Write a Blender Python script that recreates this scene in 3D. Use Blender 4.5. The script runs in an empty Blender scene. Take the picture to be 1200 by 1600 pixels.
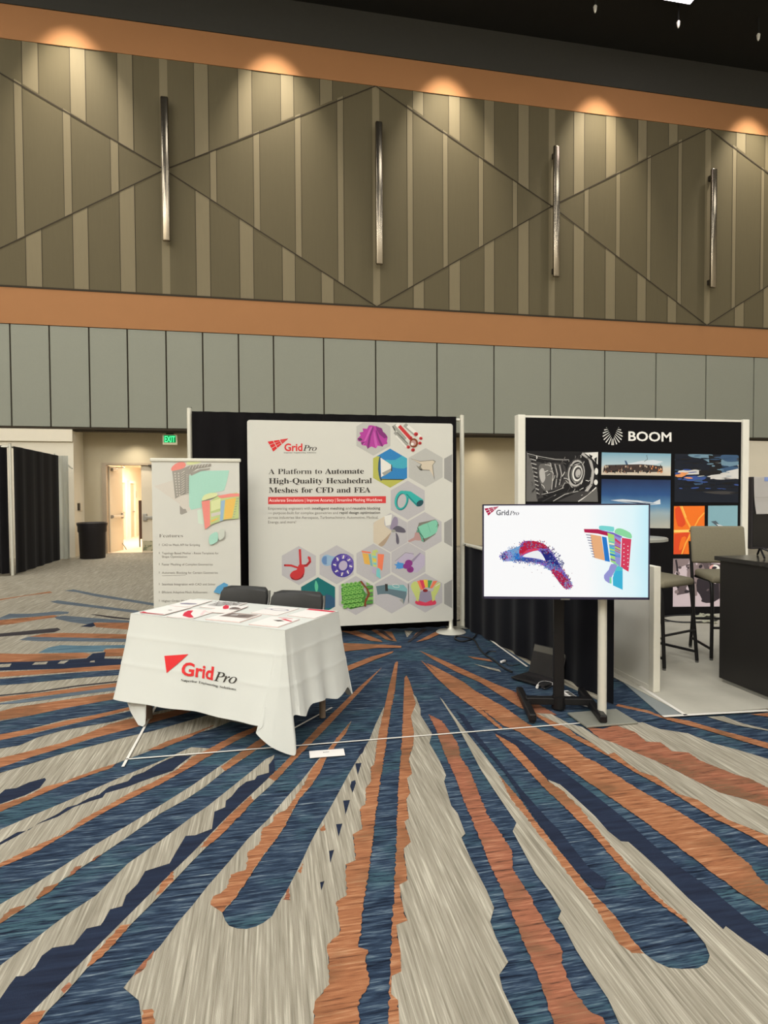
import bpy, bmesh, math, random
from mathutils import Vector, Matrix
random.seed(7)
SC = bpy.context.scene
COL = SC.collection
# ------------------------------------------------------------------ camera model
FP, CAMH = 930.0, 1.56
_a = Vector((420-600, 776-800, FP)); _b = Vector((1, -0.0052, 0))
_d = _a.normalized()
_X = (_a + _b*(-(_a.dot(_a))/(_b.dot(_a)))).normalized()
_Z = _X.cross(_d)
EYE = Vector((0, 0, CAMH))
def ray(x, y):
    c = Vector((x-600, y-800, FP))
    return Vector((_X.dot(c), _d.dot(c), _Z.dot(c)))
def fl(x, y, z=0.0):
    r = ray(x, y); return EYE + r*((z-CAMH)/r.z)
def aty(x, y, Y):
    r = ray(x, y); return EYE + r*(Y/r.y)
def atx(x, y, X):
    r = ray(x, y); return EYE + r*(X/r.x)
class Plane:
    def __init__(s, o, n):
        s.o = Vector(o); s.n = Vector(n).normalized()
        s.u = Vector((-s.n.y, s.n.x, 0)).normalized() if abs(s.n.z) < .9 else Vector((1, 0, 0))
        s.v = s.n.cross(s.u)
    def pt(s, x, y, off=0.0):
        r = ray(x, y); P = EYE + r*((s.o-EYE).dot(s.n)/r.dot(s.n))
        return P + s.n*off
cd = bpy.data.cameras.new('camera'); cam = bpy.data.objects.new('camera', cd); COL.objects.link(cam)
cd.sensor_fit = 'VERTICAL'; cd.sensor_height = 24.0; cd.lens = FP/1600*24.0
cd.clip_start = .05; cd.clip_end = 200
def _w(c): c = Vector(c); return Vector((_X.dot(c), _d.dot(c), _Z.dot(c)))
r_, u_, b_ = _w((1, 0, 0)), _w((0, -1, 0)), _w((0, 0, -1))
cam.matrix_world = Matrix(((r_.x, u_.x, b_.x, 0), (r_.y, u_.y, b_.y, 0), (r_.z, u_.z, b_.z, CAMH), (0, 0, 0, 1)))
SC.camera = cam
SC.view_settings.view_transform = 'Standard'; SC.view_settings.look = 'None'
SC.view_settings.exposure = -0.12; SC.view_settings.gamma = 1.0; SC.view_settings.use_curve_mapping = False
# ------------------------------------------------------------------ materials
def lin(c):
    o = []
    for v in c:
        v /= 255.0
        o.append(v/12.92 if v <= .04045 else ((v+.055)/1.055)**2.4)
    return (o[0], o[1], o[2], 1.0)
MATS = {}
def mat(name, rgb, rough=.7, metal=0.0, var=.06, scale=18.0, bump=0.0, spec=.4, sheen=0.0, stretch=None):
    if name in MATS: return MATS[name]
    m = bpy.data.materials.new(name); m.use_nodes = True; nt = m.node_tree; N = nt.nodes; L = nt.links
    bs = N['Principled BSDF']; c = lin(rgb)
    tc = N.new('ShaderNodeTexCoord'); mp = N.new('ShaderNodeMapping'); ns = N.new('ShaderNodeTexNoise')
    ns.inputs['Scale'].default_value = scale; ns.inputs['Detail'].default_value = 4
    if stretch: mp.inputs['Scale'].default_value = stretch
    L.new(tc.outputs['Object'], mp.inputs['Vector']); L.new(mp.outputs[0], ns.inputs['Vector'])
    mx = N.new('ShaderNodeMix'); mx.data_type = 'RGBA'
    mx.inputs[6].default_value = tuple(v*(1-var) for v in c[:3])+(1,)
    mx.inputs[7].default_value = tuple(min(1, v*(1+var)) for v in c[:3])+(1,)
    L.new(ns.outputs['Fac'], mx.inputs[0]); L.new(mx.outputs[2], bs.inputs['Base Color'])
    bs.inputs['Roughness'].default_value = rough; bs.inputs['Metallic'].default_value = metal
    bs.inputs['Specular IOR Level'].default_value = spec
    if sheen: bs.inputs['Sheen Weight'].default_value = sheen
    if bump:
        bp = N.new('ShaderNodeBump'); bp.inputs['Strength'].default_value = bump; bp.inputs['Distance'].default_value = .01
        L.new(ns.outputs['Fac'], bp.inputs['Height']); L.new(bp.outputs[0], bs.inputs['Normal'])
    MATS[name] = m; return m
def pr(name, rgb):            # printing ink on a sheet
    return mat('print_'+name, rgb, rough=.75, var=.03, scale=60, spec=.15)
def emit(name, rgb, strength=1.0, var=.02):
    if name in MATS: return MATS[name]
    m = bpy.data.materials.new(name); m.use_nodes = True; nt = m.node_tree; N = nt.nodes; L = nt.links
    N.remove(N['Principled BSDF']); e = N.new('ShaderNodeEmission'); out = N['Material Output']
    ns = N.new('ShaderNodeTexNoise'); ns.inputs['Scale'].default_value = 6
    mx = N.new('ShaderNodeMix'); mx.data_type = 'RGBA'; c = lin(rgb)
    mx.inputs[6].default_value = tuple(v*(1-var) for v in c[:3])+(1,); mx.inputs[7].default_value = c
    L.new(ns.outputs['Fac'], mx.inputs[0]); L.new(mx.outputs[2], e.inputs['Color'])
    e.inputs['Strength'].default_value = strength; L.new(e.outputs[0], out.inputs['Surface'])
    MATS[name] = m; return m
def gradmat(name, stops, axis=2, lo=0.0, hi=1.0, emission=0.0, noise=0.0, nscale=6.0, rough=.75):
    """printed / displayed gradient along one object axis (metres lo..hi)"""
    m = bpy.data.materials.new(name); m.use_nodes = True; nt = m.node_tree; N = nt.nodes; L = nt.links
    tc = N.new('ShaderNodeTexCoord'); sp = N.new('ShaderNodeSeparateXYZ'); L.new(tc.outputs['Object'], sp.inputs[0])
    mr = N.new('ShaderNodeMapRange'); mr.inputs['From Min'].default_value = lo; mr.inputs['From Max'].default_value = hi
    L.new(sp.outputs[axis], mr.inputs['Value'])
    src = mr.outputs[0]
    if noise:
        ns = N.new('ShaderNodeTexNoise'); ns.inputs['Scale'].default_value = nscale; ns.inputs['Detail'].default_value = 5
        L.new(tc.outputs['Object'], ns.inputs['Vector'])
        a = N.new('ShaderNodeMath'); a.operation = 'MULTIPLY_ADD'; a.inputs[1].default_value = noise; a.inputs[2].default_value = -noise*.5
        L.new(ns.outputs['Fac'], a.inputs[0])
        ad = N.new('ShaderNodeMath'); ad.operation = 'ADD'; L.new(src, ad.inputs[0]); L.new(a.outputs[0], ad.inputs[1]); src = ad.outputs[0]
    cr = N.new('ShaderNodeValToRGB'); el = cr.color_ramp.elements
    while len(el) < len(stops): el.new(.5)
    for e, (p, c) in zip(el, stops): e.position = p; e.color = lin(c)
    L.new(src, cr.inputs[0])
    bs = N['Principled BSDF']
    if emission:
        bs.inputs['Base Color'].default_value = (0.01, .01, .01, 1)
        L.new(cr.outputs[0], bs.inputs['Emission Color']); bs.inputs['Emission Strength'].default_value = emission
        bs.inputs['Roughness'].default_value = .3
    else:
        L.new(cr.outputs[0], bs.inputs['Base Color']); bs.inputs['Roughness'].default_value = rough; bs.inputs['Specular IOR Level'].default_value = .2
    MATS[name] = m; return m
# ------------------------------------------------------------------ objects
def obj(name, bm, m, parent=None, smooth=False, mats=None):
    me = bpy.data.meshes.new(name)
    if smooth:
        for f in bm.faces: f.smooth = True
    bm.to_mesh(me); bm.free()
    for q in (mats or [m]): me.materials.append(q)
    if smooth:
        try: me.set_sharp_from_angle(angle=math.radians(50))
        except Exception: pass
    o = bpy.data.objects.new(name, me); COL.objects.link(o)
    if parent:
        o.parent = parent; o.matrix_parent_inverse = parent.matrix_world.inverted() if parent.type == 'EMPTY' else Matrix.Identity(4)
    return o
def tag(o, label, cat, group=None, kind=None):
    o['label'] = label; o['category'] = cat
    if group: o['group'] = group
    if kind: o['kind'] = kind
    return o
def struct(o, label=None, cat=None):
    o['kind'] = 'structure'
    if label: o['label'] = label
    if cat: o['category'] = cat
    return o
def thing(name, label, cat, loc=(0, 0, 0), rz=0.0, group=None):
    e = bpy.data.objects.new(name, None); e.empty_display_size = .1; COL.objects.link(e)
    e.matrix_world = Matrix.Translation(Vector(loc)) @ Matrix.Rotation(rz, 4, 'Z')
    return tag(e, label, cat, group)
# parts of a thing are modelled in the thing's own frame: obj(..., parent=t, local=True)
def part(name, bm, m, t, smooth=False, mats=None, label=None):
    o = obj(name, bm, m, None, smooth, mats); o.parent = t
    if label: o['label'] = label
    return o
def wpart(name, bm, m, t, smooth=False, mats=None, label=None):   # modelled in world coordinates
    o = obj(name, bm, m, None, smooth, mats); o.parent = t
    root = t
    while root.parent: root = root.parent
    if t.parent is None: o.matrix_parent_inverse = t.matrix_world.inverted()
    else: o.matrix_parent_inverse = (root.matrix_world @ t.matrix_parent_inverse).inverted()
    if label: o['label'] = label
    return o
def dup(root, loc, rz, label=None):
    r = root.copy(); COL.objects.link(r)
    r.matrix_world = Matrix.Translation(Vector(loc)) @ Matrix.Rotation(rz, 4, 'Z')
    if label: r['label'] = label
    for ch in list(root.children):
        c = ch.copy(); COL.objects.link(c); c.parent = r
        for g in list(ch.children):
            d = g.copy(); COL.objects.link(d); d.parent = c
    return r
# ------------------------------------------------------------------ mesh helpers
def B(): return bmesh.new()
def box(bm, c, s, rot=None, bev=0.0, mi=0, seg=2):
    M = Matrix.Translation(Vector(c)) @ (rot or Matrix.Identity(4)) @ Matrix.Diagonal((s[0], s[1], s[2], 1))
    r = bmesh.ops.create_cube(bm, size=1.0, matrix=M)
    vs = r['verts']; fs = set(f for v in vs for f in v.link_faces)
    for f in fs: f.material_index = mi
    if bev:
        es = list(set(e for v in vs for e in v.link_edges))
        rr = bmesh.ops.bevel(bm, geom=es, offset=bev, segments=seg, affect='EDGES', profile=.5)
        for f in rr['faces']: f.material_index = mi
    return bm
def bx(bm, x0, x1, y0, y1, z0, z1, bev=0.0, mi=0):
    return box(bm, ((x0+x1)/2, (y0+y1)/2, (z0+z1)/2), (abs(x1-x0), abs(y1-y0), abs(z1-z0)), None, bev, mi)
def cyl(bm, p, q, r, r2=None, n=16, mi=0):
    p, q = Vector(p), Vector(q); d = q-p
    M = Matrix.Translation((p+q)/2) @ d.to_track_quat('Z', 'Y').to_matrix().to_4x4()
    rr = bmesh.ops.create_cone(bm, cap_ends=True, cap_tris=False, segments=n, radius1=r, radius2=r if r2 is None else r2, depth=d.length, matrix=M)
    for v in rr['verts']:
        for f in v.link_faces: f.material_index = mi
    return bm
def tube(bm, pts, r, n=8, closed=False, mi=0):
    pts = [Vector(p) for p in pts]; N = len(pts); rings = []
    up = Vector((0, 0, 1)); prev = None
    for i, p in enumerate(pts):
        if closed: t = pts[(i+1) % N]-pts[i-1]
        else: t = pts[min(i+1, N-1)]-pts[max(i-1, 0)]
        t.normalize()
        if prev is None:
            a = t.cross(up)
            if a.length < 1e-3: a = t.cross(Vector((1, 0, 0)))
        else: a = prev - t*prev.dot(t)
        if a.length < 1e-6: a = t.cross(Vector((1, 0, 0)))
        a.normalize(); prev = a; b = t.cross(a)
        rings.append([bm.verts.new(p+(a*math.cos(2*math.pi*k/n)+b*math.sin(2*math.pi*k/n))*r) for k in range(n)])
    for i in range(N if closed else N-1):
        A, Bq = rings[i], rings[(i+1) % N]
        for k in range(n):
            f = bm.faces.new((A[k], A[(k+1) % n], Bq[(k+1) % n], Bq[k])); f.material_index = mi
    if not closed:
        for rg in (rings[0], rings[-1]):
            try: bm.faces.new(rg).material_index = mi
            except ValueError: pass
    bmesh.ops.recalc_face_normals(bm, faces=bm.faces)
    return bm
def crom(pts, n=6, closed=False):
    pts = [Vector(p) for p in pts]; out = []; N = len(pts)
    for i in range(N if closed else N-1):
        if closed: a, b, c, d = pts[i-1], pts[i], pts[(i+1) % N], pts[(i+2) % N]
        else: a, b, c, d = pts[max(i-1, 0)], pts[i], pts[i+1], pts[min(i+2, N-1)]
        for k in range(n):
            t = k/n
            out.append(.5*((2*b)+(c-a)*t+(2*a-5*b+4*c-d)*t*t+(3*b-a-3*c+d)*t**3))
    if not closed: out.append(pts[-1])
    return out
def lathe(bm, prof, c=(0, 0, 0), n=24, mi=0):
    rings = []
    for r, z in prof:
        rings.append([bm.verts.new((c[0]+r*math.cos(2*math.pi*k/n), c[1]+r*math.sin(2*math.pi*k/n), c[2]+z)) for k in range(n)])
    for A, Bq in zip(rings, rings[1:]):
        for k in range(n): bm.faces.new((A[k], A[(k+1) % n], Bq[(k+1) % n], Bq[k])).material_index = mi
    bm.faces.new(rings[0][::-1]).material_index = mi; bm.faces.new(rings[-1]).material_index = mi
    return bm
from mathutils.geometry import delaunay_2d_cdt
def fill2(pts2):
    """triangles filling a (possibly untidy) polygon outline"""
    vs = [Vector(p[:2]) for p in pts2]; n = len(vs)
    r = delaunay_2d_cdt(vs, [], [list(range(n))], 1, 1e-7)
    return r[0], r[2]
def sheet(bm, pts, mi, o, u, v, nrm):
    """flat polygon in the plane o + u,v filled with clean triangles facing nrm"""
    o = Vector(o); q = [((Vector(p)-o).dot(u), (Vector(p)-o).dot(v)) for p in pts]
    vs, fs = fill2(q); bv = [bm.verts.new(o+u*a.x+v*a.y) for a in vs]
    for f in fs:
        try: g = bm.faces.new([bv[i] for i in f])
        except ValueError: continue
        g.material_index = mi; g.normal_update()
        if g.normal.dot(nrm) < 0: g.normal_flip()
def poly3(bm, pts, mi=0, thick=None):
    """flat polygon from 3-D points, optionally thickened by a vector"""
    vs = [bm.verts.new(p) for p in pts]
    try: f = bm.faces.new(vs)
    except ValueError: return None
    f.material_index = mi
    if thick:
        t = Vector(thick); ws = [bm.verts.new(Vector(p)+t) for p in pts]
        bm.faces.new(ws[::-1]).material_index = mi
        for i in range(len(vs)):
            j = (i+1) % len(vs); bm.faces.new((vs[j], vs[i], ws[i], ws[j])).material_index = mi
    return f
def sm(pts, n=4):
    return [(p.x, p.y) for p in crom([Vector((a, b, 0)) for a, b in pts], n, True)]
def K(x0, y0, s):
    return lambda *pts: [(x0+x/s, y0+y/s) for x, y in pts]
def ell(cx, cy, rx, ry, rot=0, n=24, a0=0, a1=360):
    o = []; r = math.radians(rot); full = (a1-a0) >= 360
    for k in range(n if full else n+1):
        t = math.radians(a0+(a1-a0)*k/n); x, y = rx*math.cos(t), ry*math.sin(t)
        o.append((cx+x*math.cos(r)-y*math.sin(r), cy+x*math.sin(r)+y*math.cos(r)))
    return o
def line(x0, y0, x1, y1, w, w2=None):
    d = math.hypot(x1-x0, y1-y0) or 1; nx, ny = -(y1-y0)/d*.5, (x1-x0)/d*.5; w2 = w if w2 is None else w2
    return [(x0+nx*w, y0+ny*w), (x1+nx*w2, y1+ny*w2), (x1-nx*w2, y1-ny*w2), (x0-nx*w, y0-ny*w)]
def stroke(pts, w):
    """ribbon polygon along a pixel polyline"""
    L, R = [], []
    for i, (x, y) in enumerate(pts):
        a = pts[max(i-1, 0)]; b = pts[min(i+1, len(pts)-1)]
        d = math.hypot(b[0]-a[0], b[1]-a[1]) or 1; nx, ny = -(b[1]-a[1])/d, (b[0]-a[0])/d
        ww = w(i/(len(pts)-1)) if callable(w) else w
        L.append((x+nx*ww/2, y+ny*ww/2)); R.append((x-nx*ww/2, y-ny*ww/2))
    return L+R[::-1]
def clip(poly, win):
    """Sutherland-Hodgman against a convex polygon (pixel coordinates)"""
    ar = sum(win[i][0]*win[(i+1) % len(win)][1]-win[(i+1) % len(win)][0]*win[i][1] for i in range(len(win)))
    out = list(poly)
    for i in range(len(win)):
        a, b = win[i], win[(i+1) % len(win)]
        def side(p): return ((b[0]-a[0])*(p[1]-a[1])-(b[1]-a[1])*(p[0]-a[0]))*(1 if ar > 0 else -1)
        inp, out = out, []
        for k in range(len(inp)):
            p, q = inp[k-1], inp[k]; sp, sq = side(p), side(q)
            if (sp >= 0) != (sq >= 0):
                t = sp/(sp-sq); out.append((p[0]+(q[0]-p[0])*t, p[1]+(q[1]-p[1])*t))
            if sq >= 0: out.append(q)
        if not out: return []
    return out
def flat(name, polys, plane, parent, off=.0006, step=.00025, label=None, win=None, fix=None):
    """printed artwork lying on a plane: list of (material, pixel polygon)"""
    bm = B(); ms = []; z = off
    for m, p in polys:
        if win: p = clip(p, win)
        if len(p) < 3: continue
        if m not in ms: ms.append(m)
        sheet(bm, [plane.pt(x, y, z) for x, y in p], ms.index(m), plane.o+plane.n*z, plane.u, plane.v, plane.n); z += step
    return wpart(name, bm, None, parent, mats=ms, label=label)
# ------------------------------------------------------------------ lettering
G = {'b-':[108,[[13,77,13,103,95,103,95,77]]],'bA':[218,[[-4,0,-4,9,5,11,12,15,25,37,103,233,112,233,192,43,206,17,212,11,222,9,222,0,115,0,115,9,135,13,142,23,136,41,126,66,52,66,39,35,38,29,37,24,43,13,62,9,64,9,64,0],[57,80,121,80,88,160]]],'bC':[234,[[128,-5,97,-2,69,10,45,28,28,52,17,81,13,114,17,147,28,175,46,199,69,217,98,229,130,233,155,230,184,220,194,218,204,221,210,233,218,233,218,154,210,154,196,182,178,203,157,217,133,222,99,210,79,173,72,113,79,57,102,23,139,12,159,14,179,22,198,35,214,53,224,44,183,7]]],'bD':[248,[[10,0,10,9,23,11,31,15,36,23,37,37,37,187,35,203,30,213,21,218,7,219,7,228,111,228,164,220,203,198,226,162,234,114,221,51,181,13,114,0],[111,12,140,18,160,37,171,69,175,115,168,171,147,205,111,217,101,215,95,212,91,192,91,36,95,17,101,13]]],'bE':[221,[[7,0,7,8,22,10,31,15,36,24,38,39,38,184,36,202,31,213,22,218,8,219,8,228,199,228,199,160,192,160,184,186,170,203,148,212,116,215,100,214,93,208,91,194,91,123,97,123,116,126,130,134,138,150,144,173,152,173,152,59,144,59,137,91,130,100,120,107,93,111,91,111,91,34,93,23,96,17,115,14,138,15,157,19,172,27,185,37,196,52,206,72,215,72,201,0]]],'bF':[202,[[8,0,8,9,22,11,31,17,36,26,37,42,37,187,36,202,31,212,22,217,7,219,7,228,197,228,197,160,189,160,184,178,178,193,168,203,155,210,137,214,115,216,100,215,93,211,91,199,91,124,95,124,114,126,128,135,137,150,142,173,151,173,151,59,142,59,137,84,128,100,114,109,94,112,91,112,91,40,94,21,98,15,105,12,128,9,128,0]]],'bH':[262,[[8,0,8,9,22,11,31,16,36,25,37,40,37,189,36,203,31,212,22,217,8,219,8,228,121,228,121,219,102,216,93,208,91,189,91,125,171,125,171,189,169,208,160,216,141,219,141,228,254,228,254,219,239,217,230,212,226,203,225,189,225,40,226,26,231,16,239,11,254,9,254,0,141,0,141,9,155,11,165,15,169,24,171,40,171,110,91,110,91,40,93,25,97,16,106,11,121,9,121,0]]],'bM':[317,[[7,0,7,9,21,11,31,16,36,25,38,40,38,191,35,208,26,216,7,219,7,228,92,228,158,71,225,228,309,228,309,219,295,217,286,212,282,203,280,189,280,43,282,21,291,12,308,9,308,0,198,0,198,9,216,12,225,22,227,42,227,199,144,0,135,0,53,194,53,40,54,24,60,15,70,10,85,9,85,0]]],'bP':[209,[[8,0,8,9,22,11,31,16,36,25,37,40,37,189,36,203,31,212,22,217,8,219,8,228,107,228,144,226,168,220,183,211,195,199,202,184,204,166,199,140,183,120,157,107,121,103,91,103,91,40,93,25,97,16,106,11,121,9,121,0],[91,115,101,115,122,118,136,126,144,142,146,165,144,187,138,203,126,212,108,216,95,212,91,199]]],'bQ':[263,[[189,-58,131,-43,93,0,70,10,51,25,35,43,23,64,16,88,14,114,16,138,22,161,33,181,47,199,65,213,85,224,108,231,133,233,157,231,179,224,198,213,216,199,230,182,240,162,247,139,249,114,244,76,227,43,200,17,165,0,189,-30,222,-40,246,-37,247,-46,218,-55],[133,6,165,18,184,54,190,114,186,160,174,194,155,215,130,222,98,210,79,174,73,114,77,67,89,34,108,13]]],'bS':[195,[[21,-5,21,79,31,79,41,47,56,25,75,12,98,7,115,10,128,18,137,30,139,45,133,65,112,80,81,95,56,110,38,126,28,144,25,166,27,185,34,201,44,215,58,225,74,231,92,233,115,231,141,224,146,223,150,222,157,225,160,233,170,233,170,160,161,160,155,177,147,192,136,205,124,214,111,220,97,222,82,220,70,213,62,203,60,190,62,178,69,168,94,151,127,136,159,117,169,106,175,94,180,66,177,46,169,29,157,15,140,4,120,-3,96,-5,79,-4,63,0,49,5,42,6,35,4,31,-5]]],'ba':[172,[[127,-5,108,1,100,17,76,1,48,-4,32,-2,20,6,13,17,10,32,15,52,32,68,59,82,99,95,99,121,98,133,93,141,85,146,74,148,58,145,52,137,57,128,61,116,60,107,55,101,48,97,39,95,29,97,22,102,18,109,16,118,19,129,25,139,34,147,47,154,63,158,81,159,112,156,132,146,143,129,146,105,146,31,147,20,152,17,160,21,165,14,147,0],[76,17,87,20,99,32,99,85,69,69,59,42,63,23]]],'bd':[185,[[70,-5,53,-2,39,5,27,17,17,33,12,52,10,74,12,98,18,119,28,136,41,149,56,157,73,159,94,154,111,140,111,200,110,209,106,215,88,220,88,228,160,228,160,38,162,20,167,16,177,14,177,5,147,3,111,-5,111,19,94,1],[86,14,93,16,101,21,107,28,111,38,111,121,109,129,103,135,87,140,74,136,65,125,60,105,59,77,60,49,65,29,73,18]]],'be':[150,[[77,-5,59,-2,42,5,29,18,18,34,12,55,10,79,12,101,19,120,30,136,43,149,60,157,79,159,104,154,124,140,137,117,141,87,141,83,58,83,69,37,100,21,118,27,135,43,142,36,114,5],[58,96,101,96,101,107,97,139,90,146,81,148,64,137,58,102]]],'bf':[107,[[7,0,7,8,20,11,25,17,26,37,26,138,8,138,8,155,26,155,26,177,30,200,42,218,62,229,87,232,106,230,120,223,129,212,132,200,130,190,126,183,120,179,112,178,98,183,94,188,92,195,96,210,98,213,99,216,97,220,90,222,81,220,77,215,74,195,74,155,102,155,102,138,74,138,74,33,75,20,79,13,87,9,100,8,100,0]]],'bg':[164,[[73,-70,44,-68,24,-61,11,-50,7,-37,14,-23,34,-13,17,0,12,15,14,27,21,37,33,46,51,55,21,75,11,106,13,121,20,134,30,144,44,152,60,157,79,159,98,157,117,152,158,152,158,134,134,134,143,119,146,102,144,88,138,76,129,65,117,58,102,53,86,51,78,52,71,52,56,47,52,42,50,36,55,27,71,25,88,25,129,20,143,15,151,6,156,-5,158,-18,152,-40,136,-56,110,-67],[79,62,89,65,95,73,99,86,100,105,99,125,95,138,89,146,79,148,69,146,62,138,58,125,57,105,58,86,62,73,69,65],[80,-58,119,-52,132,-33,130,-25,125,-21,102,-17,48,-17,40,-26,37,-36,39,-45,47,-52,61,-56]]],'bh':[190,[[9,0,9,8,22,13,26,28,26,199,23,215,18,218,9,220,9,228,74,228,74,133,95,153,122,159,154,146,165,106,165,28,169,13,174,9,182,8,182,0,101,0,101,8,103,8,114,13,118,28,118,108,115,129,110,134,101,136,87,131,74,118,74,28,77,13,82,9,90,8,90,0]]],'bi':[99,[[50,181,41,183,32,188,27,196,25,206,27,216,32,224,41,230,50,232,60,230,68,224,74,216,76,206,74,196,68,188,60,183],[9,0,9,8,23,13,26,28,26,126,23,142,10,147,10,155,74,155,74,28,77,13,90,8,90,0]]],'bl':[100,[[9,0,9,8,23,13,26,28,26,199,24,215,19,218,10,220,10,228,74,228,74,28,77,13,90,8,90,0]]],'bm':[277,[[9,0,9,8,22,13,26,28,26,127,23,142,18,146,9,147,9,155,73,155,73,132,94,152,119,159,146,152,160,131,182,152,209,159,241,146,252,106,252,28,255,13,260,9,268,8,268,0,189,0,189,8,197,9,201,13,205,28,205,108,202,129,197,134,189,136,175,131,162,119,162,28,165,13,170,9,178,8,178,0,100,0,100,8,108,9,112,13,116,28,116,108,113,129,108,134,100,136,85,131,73,118,73,28,76,13,81,10,89,8,89,0]]],'bn':[190,[[9,0,9,8,22,13,26,28,26,127,23,142,18,146,9,147,9,155,74,155,74,134,95,153,122,159,154,146,165,106,165,28,169,13,174,9,182,8,182,0,101,0,101,8,103,8,114,13,118,28,118,108,115,129,110,134,101,136,87,131,74,118,74,28,77,13,82,9,90,8,90,0]]],'bo':[168,[[84,-5,63,-2,45,6,30,18,19,35,12,55,9,77,12,99,19,119,30,136,45,149,63,157,84,159,105,157,123,149,138,136,149,120,156,100,158,77,156,54,149,34,138,18,123,5,105,-2],[84,6,96,9,104,19,109,41,110,77,108,114,104,135,96,146,84,149,72,146,64,135,60,114,58,77,60,41,64,19,72,9]]],'bp':[186,[[9,-70,9,-62,20,-59,25,-50,26,-32,26,122,23,142,10,147,10,155,72,155,72,131,90,152,115,160,132,157,146,149,158,137,167,121,173,102,175,80,173,57,167,36,158,19,146,6,131,-2,113,-5,91,0,74,16,74,-29,76,-49,83,-59,99,-61,99,-70],[98,14,111,18,120,30,125,50,126,77,125,104,121,124,113,135,99,139,85,134,74,118,74,34,84,19]]],'br':[144,[[9,0,9,8,23,13,26,28,26,126,23,143,10,147,10,155,73,155,73,126,82,140,94,151,105,157,117,159,129,157,138,152,143,144,145,133,143,124,139,117,132,113,124,111,111,115,103,125,94,130,87,128,81,121,76,110,75,96,75,28,76,18,79,13,99,8,99,0]]],'bs':[144,[[76,-5,61,-3,43,3,37,4,30,2,26,-4,18,-4,18,53,27,53,33,34,43,19,56,10,70,7,81,9,89,13,94,20,96,29,92,42,78,52,53,65,38,74,27,85,21,97,18,110,22,130,32,145,49,156,71,160,83,158,99,154,103,153,106,152,111,154,115,160,122,160,122,111,114,111,107,127,98,139,87,146,75,148,65,147,58,143,54,137,52,130,58,116,73,106,96,95,111,86,121,76,127,63,129,47,125,26,114,9,97,-2]]],'bt':[114,[[62,-5,44,-2,33,5,26,18,24,36,24,139,10,139,10,150,44,185,64,212,72,212,72,155,104,155,104,139,72,139,72,41,75,25,78,21,84,20,95,24,103,37,111,33,91,5]]],'bu':[187,[[65,-5,46,-2,33,9,25,25,23,48,23,124,20,141,15,145,6,147,6,155,71,155,71,37,75,23,81,19,88,18,103,22,114,33,114,124,110,142,105,146,95,147,95,155,162,155,162,35,166,19,180,15,180,6,150,4,114,-5,114,20,105,10,93,2,80,-3]]],'bx':[160,[[2,0,2,7,17,15,31,28,61,68,21,132,12,142,2,147,2,155,84,155,84,147,74,145,70,140,75,130,92,103,112,128,117,139,113,145,100,147,100,155,155,155,155,148,141,141,127,127,99,92,146,18,151,11,160,8,160,0,78,0,78,8,89,10,93,15,87,30,69,57,49,31,42,17,46,10,57,7,59,7,59,0]]],'by':[150,[[26,-70,15,-68,5,-62,-1,-53,-3,-42,-2,-34,2,-27,9,-21,18,-20,32,-25,36,-30,37,-38,37,-41,37,-44,38,-48,43,-49,49,-46,57,-37,65,-22,70,-2,18,125,12,138,8,144,-2,147,-2,147,-2,155,81,155,81,147,68,145,64,137,65,133,66,128,93,59,115,121,118,130,119,137,115,145,101,147,101,155,150,155,150,147,143,145,139,140,130,121,81,-12,65,-48,56,-59,48,-65]]],'iP':[201,[[-17,0,-15,7,-13,7,0,8,9,12,16,21,21,36,63,192,66,210,64,217,60,222,41,226,42,232,134,232,173,227,196,209,204,180,201,161,193,145,179,131,160,120,137,113,110,111,80,111,74,107,54,32,53,28,52,23,54,15,59,10,83,7,81,0],[96,121,127,125,149,137,162,157,166,182,164,200,155,213,142,220,122,222,108,219,99,202,80,132,80,126,82,122]]],'io':[175,[[53,-4,30,0,13,11,2,28,-2,51,0,70,7,89,17,107,31,124,47,138,64,149,82,156,101,158,124,154,142,143,153,126,157,103,155,86,150,69,130,37,102,11,78,0],[56,6,70,8,83,16,95,28,106,43,121,78,127,113,120,140,99,149,82,146,66,134,51,115,39,92,31,66,28,42,30,26,35,15,44,8]]],'ir':[112,[[-6,0,23,104,28,130,27,136,23,139,6,142,7,148,30,152,45,155,59,158,62,157,62,154,45,90,79,141,104,158,115,154,119,141,117,133,113,126,107,122,100,120,90,124,85,134,48,79,20,0]]]}
_GC = {}
def text_mesh(s, style, x=1.0):
    if style in 'sSHM' or len(s) == 1: return _text_mesh(s, style)
    VS, FS, pen = [], [], 0.0                      # serif: glyph by glyph
    for ch in s:
        if ch == ' ': pen += .224; continue
        key = style[0]+ch if style[0]+ch in G else 'b'+ch
        if key not in G: pen += .224; continue
        if (style, ch) not in _GC: _GC[(style, ch)] = _text_mesh(ch, style)
        v_, f_ = _GC[(style, ch)]; n0 = len(VS)
        VS += [(a+pen, b) for a, b in v_]; FS += [tuple(i+n0 for i in f) for f in f_]; pen += G[key][0]*.94/500
    return VS, FS
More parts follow.
